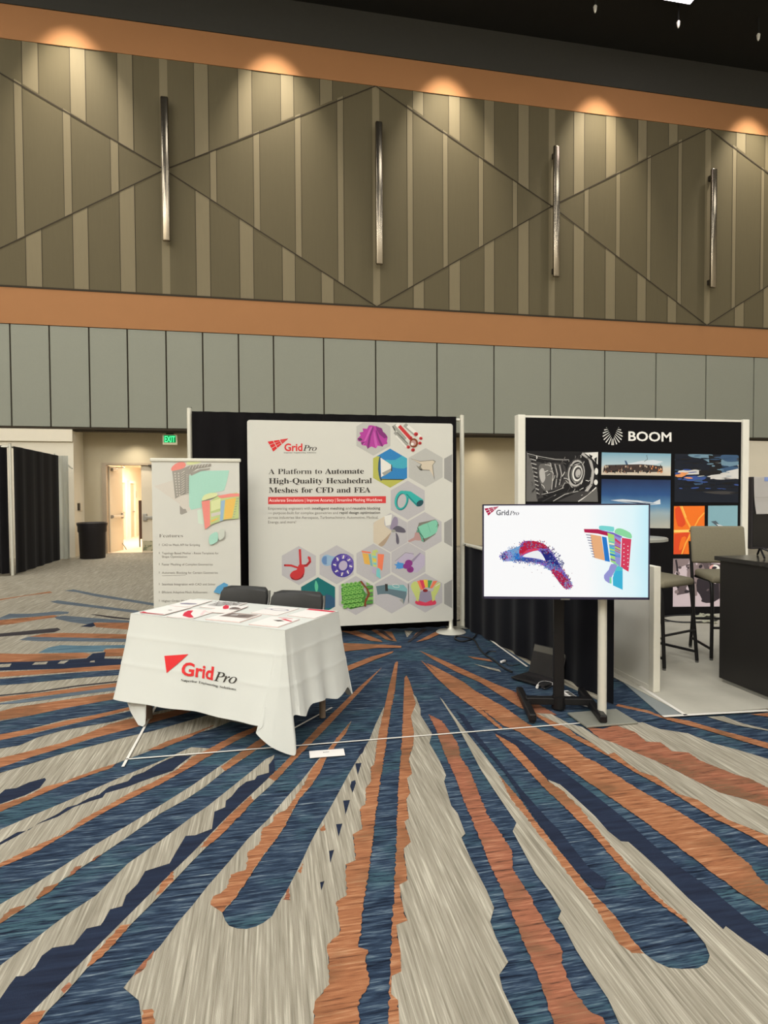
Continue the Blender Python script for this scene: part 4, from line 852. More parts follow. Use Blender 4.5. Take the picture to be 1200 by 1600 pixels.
c5 = [('teal2', C1(*ell(826, 474, 34, 52, 14))), ('teal', C1(*ell(822, 471, 33, 50, 14))), ('tdk', C1(*ell(823, 474, 23, 38, 14))), ('hexbg', C1(*ell(826, 476, 22, 37, 14))), ('teal', C1((840, 422), (872, 426), (938, 470), (930, 500), (905, 505), (855, 455))), ('tdk', C1(*ell(920, 488, 21, 14, -38))), ('teal2', C1(*line(850, 440, 905, 498, 5)))]
hexpic(637, 781.6, h_bg2, c5, 'curled teal pipe on grey hexagon')
hexpic(610, 832, h_bg2, [('cream', sm(C1((680, 590), (735, 550), (735, 600), (770, 630), (770, 640), (745, 690), (715, 715), (680, 700)), 3)), ('cream2', sm(C1((770, 640), (745, 690), (725, 712), (700, 708), (740, 670)), 3)), ('wht', C1((735, 555), (775, 545), (768, 600), (742, 605))), ('pv', sm(C1((785, 560), (803, 565), (805, 600), (785, 625), (765, 620), (772, 590)), 3)), ('pv2', sm(C1((780, 620), (805, 605), (838, 620), (845, 640), (815, 640), (785, 632)), 3)), ('pv2', sm(C1((795, 640), (808, 660), (812, 690), (805, 702), (797, 690), (796, 665)), 3)), ('shade', C1(*ell(782, 632, 11, 8)))], 'ship propeller')
hexpic(663.5, 830.5, h_bg2, [('line', C1((915, 590), (1000, 572), (1020, 600), (1000, 650), (940, 692), (895, 660))), ('mint', sm(C1((912, 610), (960, 590), (1005, 575), (1012, 620), (1000, 645), (950, 670), (920, 665), (908, 640)), 2)), ('mint2', C1((912, 612), (930, 650), (940, 690), (925, 680), (905, 640))), ('rose', C1((858, 683), (890, 665), (895, 640), (915, 640), (930, 680), (915, 682), (895, 680), (862, 692))), ('dk', stroke(C1((908, 612), (915, 640), (935, 660), (945, 688)), .8)), ('mint2', stroke(C1((1003, 575), (1015, 590), (1005, 612)), .9)), ('mint2', stroke(C1((960, 592), (975, 640)), .5))], 'green and pink turbine core')
hexpic(720.6, 832, h_g, [], 'grey cut hexagon at the right edge, middle')
hexpic(467, 883.6, h_bg2, [('redd', stroke(C1((295, 727), (297, 770), (300, 830)), 3.6)), ('redd', stroke(C1((214, 811), (250, 812), (280, 822), (300, 830)), 3.2)), ('redd', stroke(C1((300, 815), (330, 812), (348, 792), (345, 772), (336, 770)), 4.2)), ('red3', stroke(C1((318, 812), (340, 804), (348, 790)), 2)), ('redd', sm(C1((290, 808), (312, 808), (320, 835), (312, 870), (285, 888), (255, 884), (243, 862), (258, 842), (280, 832)), 3)), ('red3', sm(C1((245, 868), (270, 884), (300, 874), (315, 850), (312, 872), (285, 888), (256, 885)), 2)), ('red3', C1(*ell(216, 811, 4, 5)))], 'red stomach shaped vessel')
h9 = [('sky', C1(*ell(435, 785, 28, 30))), ('sky2', C1(*ell(428, 785, 18, 22))), ('sky', C1((435, 757), (500, 770), (500, 800), (435, 815))), ('vio', C1(*ell(518, 812, 60, 62, 20))), ('vio2', C1(*ell(524, 806, 48, 52, 20)))]
for i in range(16):
    a = i*math.pi/8; h9.append((('wht', 'vio')[i % 2], C1(*line(518+30*math.cos(a), 812+32*math.sin(a), 518+50*math.cos(a+.12), 812+54*math.sin(a+.12), 7))))
h9 += [('vio', C1(*ell(518, 812, 34, 36, 20))), ('lil', C1(*ell(520, 812, 22, 26, 20))), ('h', None)][:2]
hexpic(526, 882.4, h_bg2, h9, 'violet finned ring')
def fanpic(f, big=1.0):
    """exploded block picture; f maps local 0..100 coordinates to pixels"""
    P_ = lambda *p: [f(a, b) for a, b in p]
    return [('or_', P_((0, 0), (38, 6), (36, 12), (2, 8))), ('amb', P_((3, 10), (28, 14), (36, 60), (12, 55))), ('st2', P_((28, 14), (38, 15), (46, 66), (36, 61))), ('lime', P_((40, 10), (58, 8), (62, 70), (48, 66))), ('cyan', P_((44, 20), (60, 24), (60, 32), (45, 29))), ('yel', P_((45, 34), (61, 38), (61, 46), (46, 42))), ('cyan', P_((47, 50), (61, 52), (61, 60), (48, 57))),
            ('lime', P_((44, 0), (64, -4), (68, 8), (46, 8))), ('or_', P_((66, 14), (92, 16), (84, 84), (66, 70))), ('lil', P_((48, 68), (62, 70), (56, 84), (60, 100), (44, 92), (42, 80))), ('cyan', P_((62, 74), (74, 74), (78, 118), (60, 106)))]
hexpic(583.4, 880, h_bg2, fanpic(lambda a, b: (380+(616+a*1.28)/3.3333, 640+(734+b*1.25)/3.3333)), 'colour coded engine blocks')
hexpic(638, 878, h_bg2, [('lil', C1((790, 790), (845, 745), (885, 745), (890, 770), (830, 800))), ('line', stroke(C1((790, 790), (845, 745), (890, 752)), .6)), ('lil', C1((868, 792), (920, 745), (945, 760), (945, 810), (905, 850), (880, 845))), ('pv', C1((868, 792), (920, 745), (925, 748), (880, 800))), ('azure', C1(*star(808, 812, 24, 10, 5, .3))), ('azure', C1((800, 795), (835, 800), (838, 825), (806, 830))), ('plum', C1(*ell(862, 800, 20, 18))), ('plum', C1(*ell(870, 832, 18, 17))), ('plum', C1(*ell(848, 815, 16, 14))), ('mag2', C1(*ell(868, 834, 10, 9)))], 'blue and purple screw rotors')
hexpic(497, 932.5, ink['dteal'], [('dteal2', sm(C1((430, 960), (480, 985), (480, 1030), (400, 1030), (425, 1000)), 2)), ('leaf', sm(C1((378, 890), (390, 915), (388, 940), (380, 950), (372, 920)), 3))], 'dark teal field with green blade')
h13 = [('grn2', C1((510, 930), (560, 905), (605, 900), (640, 960), (635, 1020), (560, 1040), (515, 1010)))]
for r_i in range(6):
    for c_i in range(5):
        gx, gy = 520+c_i*22+(r_i % 2)*9, 915+r_i*22+c_i*-3
        h13 += [('grn', C1(*ell(gx, gy, 11, 10))), ('grn2', C1(*ell(gx-2, gy-1, 4.5, 4.5)))]
for i in range(6): h13.append((('grn', 'grn2')[i % 2], C1(*line(640, 905+i*20, 680, 900+i*20, 15))))
h13 += [('brn', C1((605, 892), (615, 890), (650, 935), (660, 960), (640, 1000), (638, 1025), (628, 1022), (632, 990), (648, 960), (640, 935)))]
hexpic(556, 930.4, h_bg2, h13, 'bundle of green tubes')
hexpic(612, 928, h_bg2, [('st', C1((692, 920), (740, 912), (850, 930), (853, 960), (835, 1015), (825, 985), (770, 965), (735, 955), (700, 965))), ('st2', C1((745, 915), (835, 912), (855, 935), (850, 965), (745, 945))), ('st', C1((692, 922), (850, 948), (848, 965), (770, 958), (700, 962))), ('dk', C1((738, 908), (752, 908), (754, 945), (740, 945))), ('wht', stroke(C1(*ell(795, 918, 18, 8, 10)), .6)), ('shade', C1((812, 990), (832, 985), (835, 1012)))], 'grey and teal valve section')
h15 = [('lime', sm(C1((872, 920), (890, 895), (912, 905), (920, 950), (905, 985), (890, 960)), 2)), ('or_', C1((905, 892), (930, 890), (942, 935), (925, 940))), ('pink', C1((918, 888), (940, 888), (950, 925), (935, 935))), ('yel', C1((938, 886), (960, 886), (962, 925), (948, 928))), ('gn', C1((962, 888), (985, 890), (970, 930), (962, 925))), ('or_', C1((990, 892), (1012, 892), (985, 930), (972, 930))), ('lime', sm(C1((1000, 910), (1025, 900), (1022, 930), (995, 980), (985, 960)), 2)), ('wht', stroke(C1((1000, 920), (1025, 905)), 1)), ('pink', sm(C1((895, 1000), (920, 985), (950, 980), (985, 985), (1003, 998), (1000, 1015), (950, 1022), (905, 1015)), 2)), ('pv', C1((920, 950), (945, 940), (975, 945), (985, 990), (950, 1005), (915, 995))), ('lime', C1((905, 950), (922, 945), (912, 1000), (900, 995))), ('lime', C1((978, 945), (995, 950), (1000, 990), (985, 1000))), ('red3', C1(*ell(948, 942, 13, 8)))]
hexpic(664.4, 926.5, h_bg2, h15, 'multicoloured pump wheel')
hexpic(720.6, 928, h_g, [], 'grey cut hexagon at the right edge, lower')
# ---- pull-up banner
NY = 6.2
pb = Plane((0, NY, 0), (0, -1, 0))
n0, n1 = pb.pt(239.5, 900).x, pb.pt(376, 900).x; nz1 = pb.pt(300, 719).z
ban = thing('pull_up_banner', 'tall white pull-up banner headed Features', 'banner', ((n0+n1)/2, NY+.02, 0))
bm = B(); bx(bm, n0, n1, NY, NY+.004, .07, nz1); bsh = wpart('banner_sheet', bm, M_fabric, ban)
bm = B(); box(bm, ((n0+n1)/2, NY+.004, nz1+.0), (n1-n0+.03, .03, .035), None, .008); wpart('top_rail', bm, M_alu, ban)
bm = B(); box(bm, ((n0+n1)/2, NY+.03, .05), (n1-n0+.03, .14, .08), None, .015); wpart('base_cassette', bm, M_alu, ban)
bm = B(); cyl(bm, ((n0+n1)/2, NY+.06, .08), ((n0+n1)/2, NY+.04, nz1), .012); wpart('support_pole', bm, M_bmetal, ban)
K7 = K(230, 710, 6.4)
bi = {n: pr('banner_'+n, c) for n, c in dict(mint=(160, 202, 186), mintl=(196, 212, 196), grey=(150, 146, 138), grey2=(198, 192, 182), grid=(126, 122, 114), red=(222, 136, 126), lime=(206, 212, 160), yel=(220, 180, 96), blue=(146, 174, 196), dkb=(88, 150, 190), lg=(190, 194, 184), oli=(182, 196, 136)).items()}
art = [('mintl', K7((500, 560), (560, 540), (570, 700), (510, 690))), ('grey2', K7((68, 318), (330, 235), (330, 500))), ('grey2', K7((320, 400), (420, 380), (430, 560), (360, 590), (325, 510))), ('grey', K7((325, 510), (360, 545), (385, 545), (400, 580), (345, 602), (328, 595))),
       ('mint', K7((415, 215), (480, 180), (560, 165), (820, 160), (800, 260), (770, 360), (640, 390), (555, 440), (545, 530), (440, 555), (420, 520))), ('red', sm(K7((245, 130), (300, 85), (370, 80), (385, 115), (340, 150), (250, 165)), 3)), ('lime', sm(K7((390, 95), (420, 65), (520, 60), (530, 85), (430, 105)), 3)),
       ('grey', K7((250, 168), (345, 145), (335, 410), (280, 445))), ('grey', K7((345, 145), (430, 110), (640, 92), (640, 120), (500, 140), (420, 200), (415, 390), (335, 410))), ('grey', K7((430, 190), (520, 150), (630, 135), (625, 150), (530, 170), (440, 215)))]
for i in range(9):
    for j in range(2): art.append(('grey2', K7(*ell(278+j*36+i*3-i*j*1.5, 190+i*27, 7, 8, n=8))))
for i in range(10): art.append(('grey2', K7(*line(342, 190+i*23, 376, 165+i*23, 7)))); art.append(('grey2', K7(*line(388, 205+i*20, 414, 208+i*20, 6))))
for i in range(7): art.append(('grey2', K7(*line(420+i*30, 150-i*5, 438+i*30, 112-i*3, 6))))
art += [('lime', sm(K7((550, 460), (570, 410), (640, 385), (700, 390), (690, 420), (600, 450)), 3)), ('oli', K7((630, 470), (700, 420), (900, 380), (920, 400), (915, 640), (780, 650), (640, 700), (625, 720))), ('red', K7((545, 470), (628, 458), (632, 710), (580, 750))), ('red', K7((700, 415), (830, 392), (922, 390), (922, 420), (830, 428), (740, 440))), ('blue', K7((738, 465), (780, 455), (758, 660), (728, 668))), ('yel', K7((782, 455), (890, 432), (850, 635), (770, 652))),
        ('lime', K7((640, 470), (735, 440), (730, 500), (640, 520))), ('grey2', K7((640, 590), (735, 570), (735, 600), (645, 625))), ('lime', K7((640, 520), (732, 500), (732, 540), (640, 570))), ('yel', K7((640, 660), (715, 630), (700, 650), (640, 680)))]
for i in range(8): art.append(('grey', K7(*line(893-i*5, 445+i*26, 915-i*6, 440+i*26, 6))))
art += [('mint', sm(K7((625, 815), (700, 775), (705, 865), (630, 900)), 3)), ('lg', sm(K7((715, 770), (765, 745), (772, 825), (720, 855)), 3)), ('dkb', K7((665, 1375), (700, 1320), (770, 1278), (812, 1300), (785, 1345), (745, 1395)))]
flat('artwork_print', [(bi[m], p) for m, p in art], pb, bsh, win=[(241, 721), (374.5, 721), (374.5, 1010), (241, 1010)], label='pastel exploded engine artwork')
bm = B(); text(bm, 'Features', 'b7', (248.5, 839.6), (286, 839.4), 7.2, pb); wpart('heading_lettering', bm, M_grey_txt, bsh, label='grey serif heading')
bm = B()
for s_, x1_, yy in (('CAD to Mesh API for Scripting', 312.5, 853), ('Topology Based Mesher - Reuse Templates for', 341.5, 866), ('Shape Optimization', 292.5, 871.5), ('Faster Meshing of Complex Geometries', 332.5, 883.5), ('Automatic Blocking for Certain Geometries', 340.5, 896.5), ('Seamless Integration with CAD and Solver', 337, 914.5), ('Efficient Adaptive Mesh Refinement', 324, 927), ('Higher Order Mesh Generation', 318, 940.5)):
    text(bm, s_, 's', (253, yy), (x1_, yy), 3.6, pb)
    if not s_.startswith('Shape'):
        a = pb.pt(248.5, yy-3.5, .001); bx(bm, a.x, a.x+.004, a.y, a.y+.0004, a.z-.02, a.z)
a, b = pb.pt(253, 899.5, .001), pb.pt(290, 899.5, .001); bx(bm, a.x, b.x, a.y, a.y+.0004, a.z-.003, a.z)
wpart('bullet_lettering', bm, M_grey_txt, bsh, label='faint grey bullet list')
# ================================================================== TABLE
TH = .745
tF, tR, tB = fl(204, 957, TH+.012), fl(445, 983, TH+.012), fl(523, 952, TH+.012)
TU = (tR-tF).normalized(); TU.z = 0; TU.normalize(); TV = Vector((-TU.y, TU.x, 0))
TL = (tR-tF).length; TD = .66
def tw(u, v, z): return tF+TU*u+TV*v+Vector((0, 0, z-tF.z))
trz = math.atan2(TU.y, TU.x)
M_ply = mat('table_ply', (150, 128, 100), .6, var=.12, scale=6, stretch=(1, 12, 1))
M_leg = mat('table_leg_wood', (128, 112, 96), .6, var=.1, scale=10)
tab = thing('folding_table', 'rectangular folding table hidden under the white tablecloth', 'table', tw(0, 0, .006), trz)
bm = B(); bx(bm, .01, TL-.01, .01, TD-.01, TH-.036, TH-.006, .004); part('tabletop', bm, M_ply, tab)
for lu, lv in ((.10, .06), (TL-.09, .06), (.10, TD-.08), (TL-.09, TD-.08)):
    bm = B(); cyl(bm, (lu, lv, 0), (lu, lv, TH-.042), .022, .026, n=14); part('leg', bm, M_leg, tab, smooth=True)
bm = B(); bx(bm, .08, TL-.08, .05, .07, TH-.09, TH-.042); bx(bm, .08, TL-.08, TD-.09, TD-.07, TH-.09, TH-.042); part('apron', bm, M_leg, tab)
# tablecloth: rings from the table edge down to a hem whose corners hang lower
CT = TH+.004
rim = []   # (top u, top v, hem u, hem v, hem z)
def R_(a, b, c, d, e): rim.append((a, b, c, d, e))
R_(0, 0, -.085, -.085, .165)
for f_ in (.12, .3, .5, .7, .85): R_(TL*f_, 0, TL*f_-.02+.06*(f_-.4), -.09-.02*math.sin(f_*9), .172+.012*f_)
R_(TL*.95, 0, 1.20, -.105, .185)
R_(TL*.985, 0, 1.165, -.125, .145)
R_(TL, 0, 1.26, -.10, .065)
R_(TL, 0, TL+.085, -.035, .012)
R_(TL, .004, TL+.075, -.005, .10)
R_(TL, .02, TL+.06, .0, .235)
R_(TL, .1, TL+.09, .10, .205)
R_(TL, .2, TL+.075, .20, .25)
R_(TL, .34, TL+.085, .34, .235)
R_(TL, .5, TL+.08, .47, .20)
R_(TL, .62, TL+.10, .64, .225)
R_(TL, TD, TL+.09, TD+.05, .16)
R_(TL-.03, TD, TL-.0, TD+.09, .15)
R_(TL*.9, TD, TL*.9, TD+.03, .5)
for f_ in (.6, .35, .12): R_(TL*f_, TD, TL*f_, TD+.03, .52)
R_(0, TD, -.07, TD+.07, .12)
R_(0, TD*.7, -.08, TD*.7, .2)
R_(0, TD*.35, -.085, TD*.4, .2)
R_(0, .12, -.08, .16, .12)
def dense(rim, n):
    out = []; N = len(rim)
    for i in range(N):
        a, b, c, d = [Vector(rim[(i+k) % N]) for k in (-1, 0, 1, 2)] if False else [rim[(i+k) % N] for k in (-1, 0, 1, 2)]
        for k in range(n):
            t = k/n; r = []
            for j in range(5):
                if j < 2: r.append(b[j]*(1-t)+c[j]*t)
                else:
                    p0, p1, p2, p3 = a[j], b[j], c[j], d[j]
                    m1, m2 = (p2-p0)*.35, (p3-p1)*.35
                    r.append((2*t**3-3*t*t+1)*p1+(t**3-2*t*t+t)*m1+(-2*t**3+3*t*t)*p2+(t**3-t*t)*m2)
            out.append(r)
    return out
RD = dense(rim, 9); NVR = 64
def cpoint(r, s_):
    """s_ 0 at the table edge .. 1 at the hem"""
    u0, v0, u1, v1, z1 = r
    e = s_**1.15
    u = u0+(u1-u0)*e; v = v0+(v1-v0)*e; z = CT+(z1-CT)*s_
    bul = .012*math.sin(math.pi*min(1, s_*5))*(1 if s_ < .2 else 0)
    dz = CT-z                                     # ironed-in creases run level around the cloth
    cr = sum(.0032*math.exp(-abs(dz-h_)/.014) for h_ in (.15, .335))
    rip = (.006*math.sin(u0*17+v0*23)+(.016*math.sin(v0*26+.6) if u0 > TL-.001 and v0 > .05 else 0))*s_**1.5
    ou, ov = (u1-u0), (v1-v0); L_ = math.hypot(ou, ov) or 1
    return tw(u+ou/L_*(cr+rip), v+ov/L_*(cr+rip), z)
bm = B(); cols = []
for r in RD: cols.append([bm.verts.new(cpoint(r, j/NVR)) for j in range(NVR+1)])
for i in range(len(cols)):
    a, b = cols[i], cols[(i+1) % len(cols)]
    for j in range(NVR):
        try: bm.faces.new((a[j], a[j+1], b[j+1], b[j]))
        except ValueError: pass
bmesh.ops.remove_doubles(bm, verts=bm.verts, dist=.0004)
NX_, NY_ = 20, 12; grid = [[bm.verts.new(tw(TL*i/NX_, TD*j/NY_, CT+.0009)) for j in range(NY_+1)] for i in range(NX_+1)]
for i in range(NX_):
    for j in range(NY_): bm.faces.new((grid[i][j], grid[i+1][j], grid[i+1][j+1], grid[i][j+1]))
# corner flap tucked back under the front left hem
flap = []
FU = [(.02, .26, .16), (.05, .26, .085), (.10, .26, .045), (.145, .26, .018), (.185, .26, .012), (.20, .26, .03), (.205, .26, .18)]
for u, zt_, zb in FU: flap.append([bm.verts.new(tw(u+.008*math.sin(k*1.1), -.036-.038*(k/8)**.8+.012*math.sin(u*30)*k/8, zt_+(zb-zt_)*k/8)) for k in range(9)])
for a, b in zip(flap, flap[1:]):
    for j in range(8): bm.faces.new((a[j], a[j+1], b[j+1], b[j]))
bmesh.ops.recalc_face_normals(bm, faces=bm.faces)
cl = tag(obj('tablecloth', bm, M_cloth, smooth=True), 'white tablecloth with red and black printed logo draped over table', 'tablecloth')
# logo printed on the front of the cloth: points follow the cloth surface
fr_n = (tw(0, 0, CT)-tw(0, 1, CT)).normalized(); hang = Vector((0, 0, CT-.175))+(TV*-.0)
plc = Plane(tw(0, -.03, .5), -TV)
def on_cloth(P):
    q_ = P-tw(0, 0, 0); u = q_.dot(TU); z = P.z
    s_ = max(0, min(1, (CT-z)/(CT-.178)))
    k = u/TL*0
    rr = None; best = 9
    for i in range(len(RD)):
        if abs(RD[i][1]) < 1e-6 and RD[i][4] > .15 and abs(RD[i][0]-u) < best: best = abs(RD[i][0]-u); rr = RD[i]
    X_ = cpoint(rr, s_); vv = (X_-tw(0, 0, 0)).dot(TV)
    return tw(u, vv-.0032, z)
K3 = K(170, 900, 1200/390)
class CP(Plane): pass
bm = B()
P3 = lambda pts: [on_cloth(plc.pt(x, y)) for x, y in pts]
tri = K3((273, 382), (382, 376), (330, 428), (295, 461))
poly3(bm, P3(tri), 0)
a, b = K3((360, 470), (510, 496)); text(bm, 'Grid', 'H', a, b, 19.5, plc, 0, 0, on_cloth)
a, b = K3((515, 498), (628, 512)); text(bm, 'Pro', 'i-4', a, b, 19.5, plc, 1, 0, on_cloth)
a, b = K3((363, 500), (628, 543)); text(bm, 'Superior Engineering Solutions', 'b6', a, b, 5.2, plc, 1, 0, on_cloth)
for f in bm.faces:
    if f.normal.dot(-TV) < 0: f.normal_flip()
lg = obj('printed_logo', bm, None, cl, mats=[M_red, M_dark_txt])
# ---- leaflets lying on the cloth
li = {n: pr('leaf_'+n, c) for n, c in dict(red=(196, 50, 70), dk=(92, 84, 82), ph=(150, 138, 132), ph2=(112, 100, 96), grey=(170, 168, 166), pink=(222, 196, 196), lil=(140, 136, 150)).items()}
M_pink = mat('leaflet_edge', (214, 188, 184), .6)
def leaflet(u, v, w, h, rot, pages, art, label, curl=0.0, lift=0.0):
    t = thing('leaflet', label, 'leaflet', tw(u, v, CT+.0022+lift), trz+math.radians(rot), group='leaflets on the white table')
    bm = B(); n = 8; top = []; bot = []
    for i in range(n+1):
        x = -w/2+w*i/n; zz = pages+curl*abs((i/n-.5)*2)**3
        top.append([bm.verts.new((x, -h/2, zz)), bm.verts.new((x, h/2, zz))]); bot.append([bm.verts.new((x, -h/2, zz-pages)), bm.verts.new((x, h/2, zz-pages))])
    for i in range(n):
        bm.faces.new((top[i][0], top[i+1][0], top[i+1][1], top[i][1])); bm.faces.new((bot[i][1], bot[i+1][1], bot[i+1][0], bot[i][0]))
        for k in (0, 1): bm.faces.new((top[i][k], bot[i][k], bot[i+1][k], top[i+1][k])).material_index = 1
    for i in (0, n): bm.faces.new((top[i][0], top[i][1], bot[i][1], bot[i][0])).material_index = 1
    bmesh.ops.recalc_face_normals(bm, faces=bm.faces)
    part('sheet', bm, None, t, mats=[M_paper, M_pink])
    bm = B(); ms = []
    for k, (m, pts) in enumerate(art):
        if li[m] not in ms: ms.append(li[m])
        f = poly3(bm, [(-w/2+a*w, -h/2+b*h, pages+curl*abs((a-.5)*2)**3+.0006+.0002*k) for a, b in pts], ms.index(li[m]))
        f.normal_update()
        if f.normal.z < 0: f.normal_flip()
    if ms: part('print', bm, None, t, mats=ms)
    return t
qd = lambda a, b, c, d: [(a, b), (c, b), (c, d), (a, d)]
crowd = [('grey', qd(.05, .3, .95, .92))]
rg = random.Random(3)
for i in range(60): x, y = .07+.8*rg.random(), .33+.5*rg.random(); crowd.append((('dk', 'ph2', 'ph')[i % 3], qd(x, y, x+.04, y+.05)))
leaflet(.16, .17, .215, .285, 4, .003, [('red', [(.0, .0), (.95, .02), (.9, .06), (.2, .1), (.0, .14)]), ('dk', [(.5, .55), (.6, .6), (.7, .56), (.6, .52)])], 'leaflet with thin red strip at the front left table corner', .004)
leaflet(.42, .16, .215, .29, 6, .003, [('red', [(.05, .75), (.2, .8), (.45, .45), (.95, .08), (.8, .05), (.4, .2), (.15, .5)]), ('pink', [(.5, .9), (.6, .92), (.95, .4), (.85, .4)])], 'leaflet with big red swoosh, second along the front table edge', .002)
leaflet(.76, .175, .27, .25, 3, .006, [('ph', qd(.12, .42, .95, .95)), ('ph2', [(.15, .45), (.5, .5), (.7, .45), (.9, .6), (.85, .85), (.5, .75), (.2, .9)]), ('grey', [(.3, .6), (.5, .65), (.45, .8), (.3, .75)]), ('dk', [(.6, .6), (.75, .62), (.72, .75), (.6, .72)])], 'booklet with grey photograph across its cover')
leaflet(1.10, .16, .22, .25, 1, .006, [('red', [(.5, .78), (.98, .62), (.98, .68), (.6, .86)]), ('dk', [(.35, .62), (.55, .7), (.75, .62), (.6, .52)]), ('red', [(.3, .92), (.8, .92), (.8, .95), (.3, .95)])], 'booklet with small dark picture nearest the front right table corner')
leaflet(.12, .46, .2, .27, 8, .003, [('lil', [(.1, .4), (.3, .52), (.7, .5), (.9, .38), (.6, .3), (.25, .3)])], 'leaflet with one grey oval at the rear left table corner', .003)
leaflet(.40, .50, .25, .25, 6, .003, crowd, 'leaflet with grey speckled picture at the rear of the table', .003)
leaflet(.545, .37, .19, .26, 10, .004, [('red', [(.02, .98), (.2, .95), (.5, .55), (.42, .45), (.3, .5), (.1, .75)]), ('ph2', [(.5, .6), (.75, .75), (.98, .6), (.98, .45), (.6, .45)]), ('dk', [(.45, .7), (.6, .78), (.75, .74), (.6, .66)])], 'leaflet with red arrow and brown picture in the middle of the table', .002, .0034)
ring = [(.55+.36*math.cos(i*math.pi/12), .62+.13*math.sin(i*math.pi/12)) for i in range(24)]; ring2 = [(.55+.28*math.cos(i*math.pi/12), .62+.09*math.sin(i*math.pi/12)) for i in range(24)]
M_pap_print = M_paper; li['paper'] = M_paper
leaflet(.88, .48, .22, .27, 0, .003, [('lil', ring), ('paper', ring2), ('lil', [(.0, .55), (.25, .58), (.25, .63), (.0, .6)])], 'leaflet with a grey ring picture at the rear of the table')
leaflet(1.17, .50, .22, .27, -2, .003, [('red', qd(.0, .82, 1, .98))], 'leaflet with broad red band at the rear right table corner')
# ---- folding chairs behind the table
M_pad = mat('chair_black_pad', (42, 42, 42), .5, var=.1, scale=30, spec=.35)
M_frame = mat('chair_frame_grey', (112, 112, 110), .35, .7)
def folding_chair(loc, rz, label):
    t = thing('folding_chair', label, 'chair', loc, rz, group='folding chairs behind the table')
    # local: seat faces -Y (towards the table), back at +Y
    bm = B(); n = 10; prof = []
    w, z0, z1 = .225, .54, .845
    outline = [(-w, z0), (-w-.004, z0+.12), (-w+.006, z1-.05), (-w+.025, z1-.012), (-w+.06, z1), (w-.06, z1+.006), (w-.025, z1-.008), (w-.006, z1-.05), (w+.004, z0+.12), (w, z0)]
    fr, bk = [], []
    for x, z in outline:
        yc = .20+(z-.5)*.16-.05*(x/w)**2+.04
        fr.append(bm.verts.new((x, yc-.014, z))); bk.append(bm.verts.new((x, yc+.014, z)))
    m_ = len(outline)//2
    for i in range(m_-1):
        j = len(outline)-1-i
        bm.faces.new((fr[i], fr[i+1], fr[j-1], fr[j])); bm.faces.new((bk[j], bk[j-1], bk[i+1], bk[i]))
    bm.faces.new((fr[m_-1], fr[m_], bk[m_], bk[m_-1]))
    for i in range(len(outline)):
        j = (i+1) % len(outline)
        if {i, j} != {m_-1, m_}: bm.faces.new((fr[i], bk[i], bk[j], fr[j]))
    bmesh.ops.subdivide_edges(bm, edges=bm.edges[:], cuts=2, use_grid_fill=True)
    for v in bm.verts: v.co.y -= .035*(1-(v.co.x/w)**2)*-1
    bmesh.ops.recalc_face_normals(bm, faces=bm.faces)
    part('backrest', bm, M_pad, t, smooth=True)
    bm = B(); box(bm, (0, -.02, .44), (.42, .40, .035), None, .014); part('seat', bm, M_pad, t, smooth=True)
    for sx in (-1, 1):
        bm = B(); tube(bm, crom([(sx*.235, -.24, .012), (sx*.232, -.05, .30), (sx*.228, .12, .50), (sx*.222, .245, .72), (sx*.215, .275, .83)], 5), .011, 8); part('front_leg', bm, M_frame, t, smooth=True)
        bm = B(); tube(bm, crom([(sx*.215, .27, .012), (sx*.21, .12, .28), (sx*.205, -.02, .43)], 5), .011, 8); part('rear_leg', bm, M_frame, t, smooth=True)
    bm = B(); tube(bm, [(-.235, -.235, .02), (.235, -.235, .02)], .009, 8); part('foot_bar', bm, M_frame, t, smooth=True)
    bm = B(); tube(bm, [(-.212, .19, .15), (.212, .19, .15)], .009, 8); part('stretcher', bm, M_frame, t, smooth=True)
    return t
for px, py, lb in ((386, 917, 'black folding chair behind the table, in front of the banner edge'), (468, 924.5, 'black folding chair behind the table, in front of the hexagon display')):
    c = fl(px, py, .851); folding_chair((c.x-TV.x*.28, c.y-TV.y*.28, .006), trz, lb)
# ---- tape lines, name card
def tape(p, q, w, label):
    p, q = Vector(p), Vector(q); d = (q-p).normalized(); n = Vector((-d.y, d.x, 0))*w/2; bm = B()
    poly3(bm, [p-n, q-n, q+n, p+n], 0, (0, 0, .0008)); bmesh.ops.recalc_face_normals(bm, faces=bm.faces)
    return tag(obj('floor_tape', bm, M_tape), label, 'tape')
tz = .0085
z_ = lambda P: Vector((P.x, P.y, tz))
tape(z_(fl(196, 1188.5)), z_(fl(908, 1131.5)), .012, 'thin white tape line across the carpet in front of table')
tape(z_(fl(192, 1200)), z_(fl(248, 1097)), .016, 'thin white tape line under the left end of table')
tape(z_(fl(748, 988)), z_(fl(824, 1043)), .02, 'white tape strip along the foot of the low curtain')
tape(z_(fl(455, 1142)), z_(fl(519, 1107)), .014, 'white tape strip under the right end of table')
c = fl(511, 1179.5); t = thing('name_card', 'small white paper card lying on carpet in front of table', 'card', (c.x, c.y, .0095), math.radians(-1.5))
bm = B(); bx(bm, -.105, .105, -.048, .048, 0, .0012); part('card', bm, M_paper, t)
bm = B(); 
for x_, w_2 in ((-.022, .007), (-.012, .005), (-.004, .008), (.008, .005)): bx(bm, x_, x_+w_2, .012, .020, .0012, .0014)
part('faint_mark', bm, M_dark_txt, t)
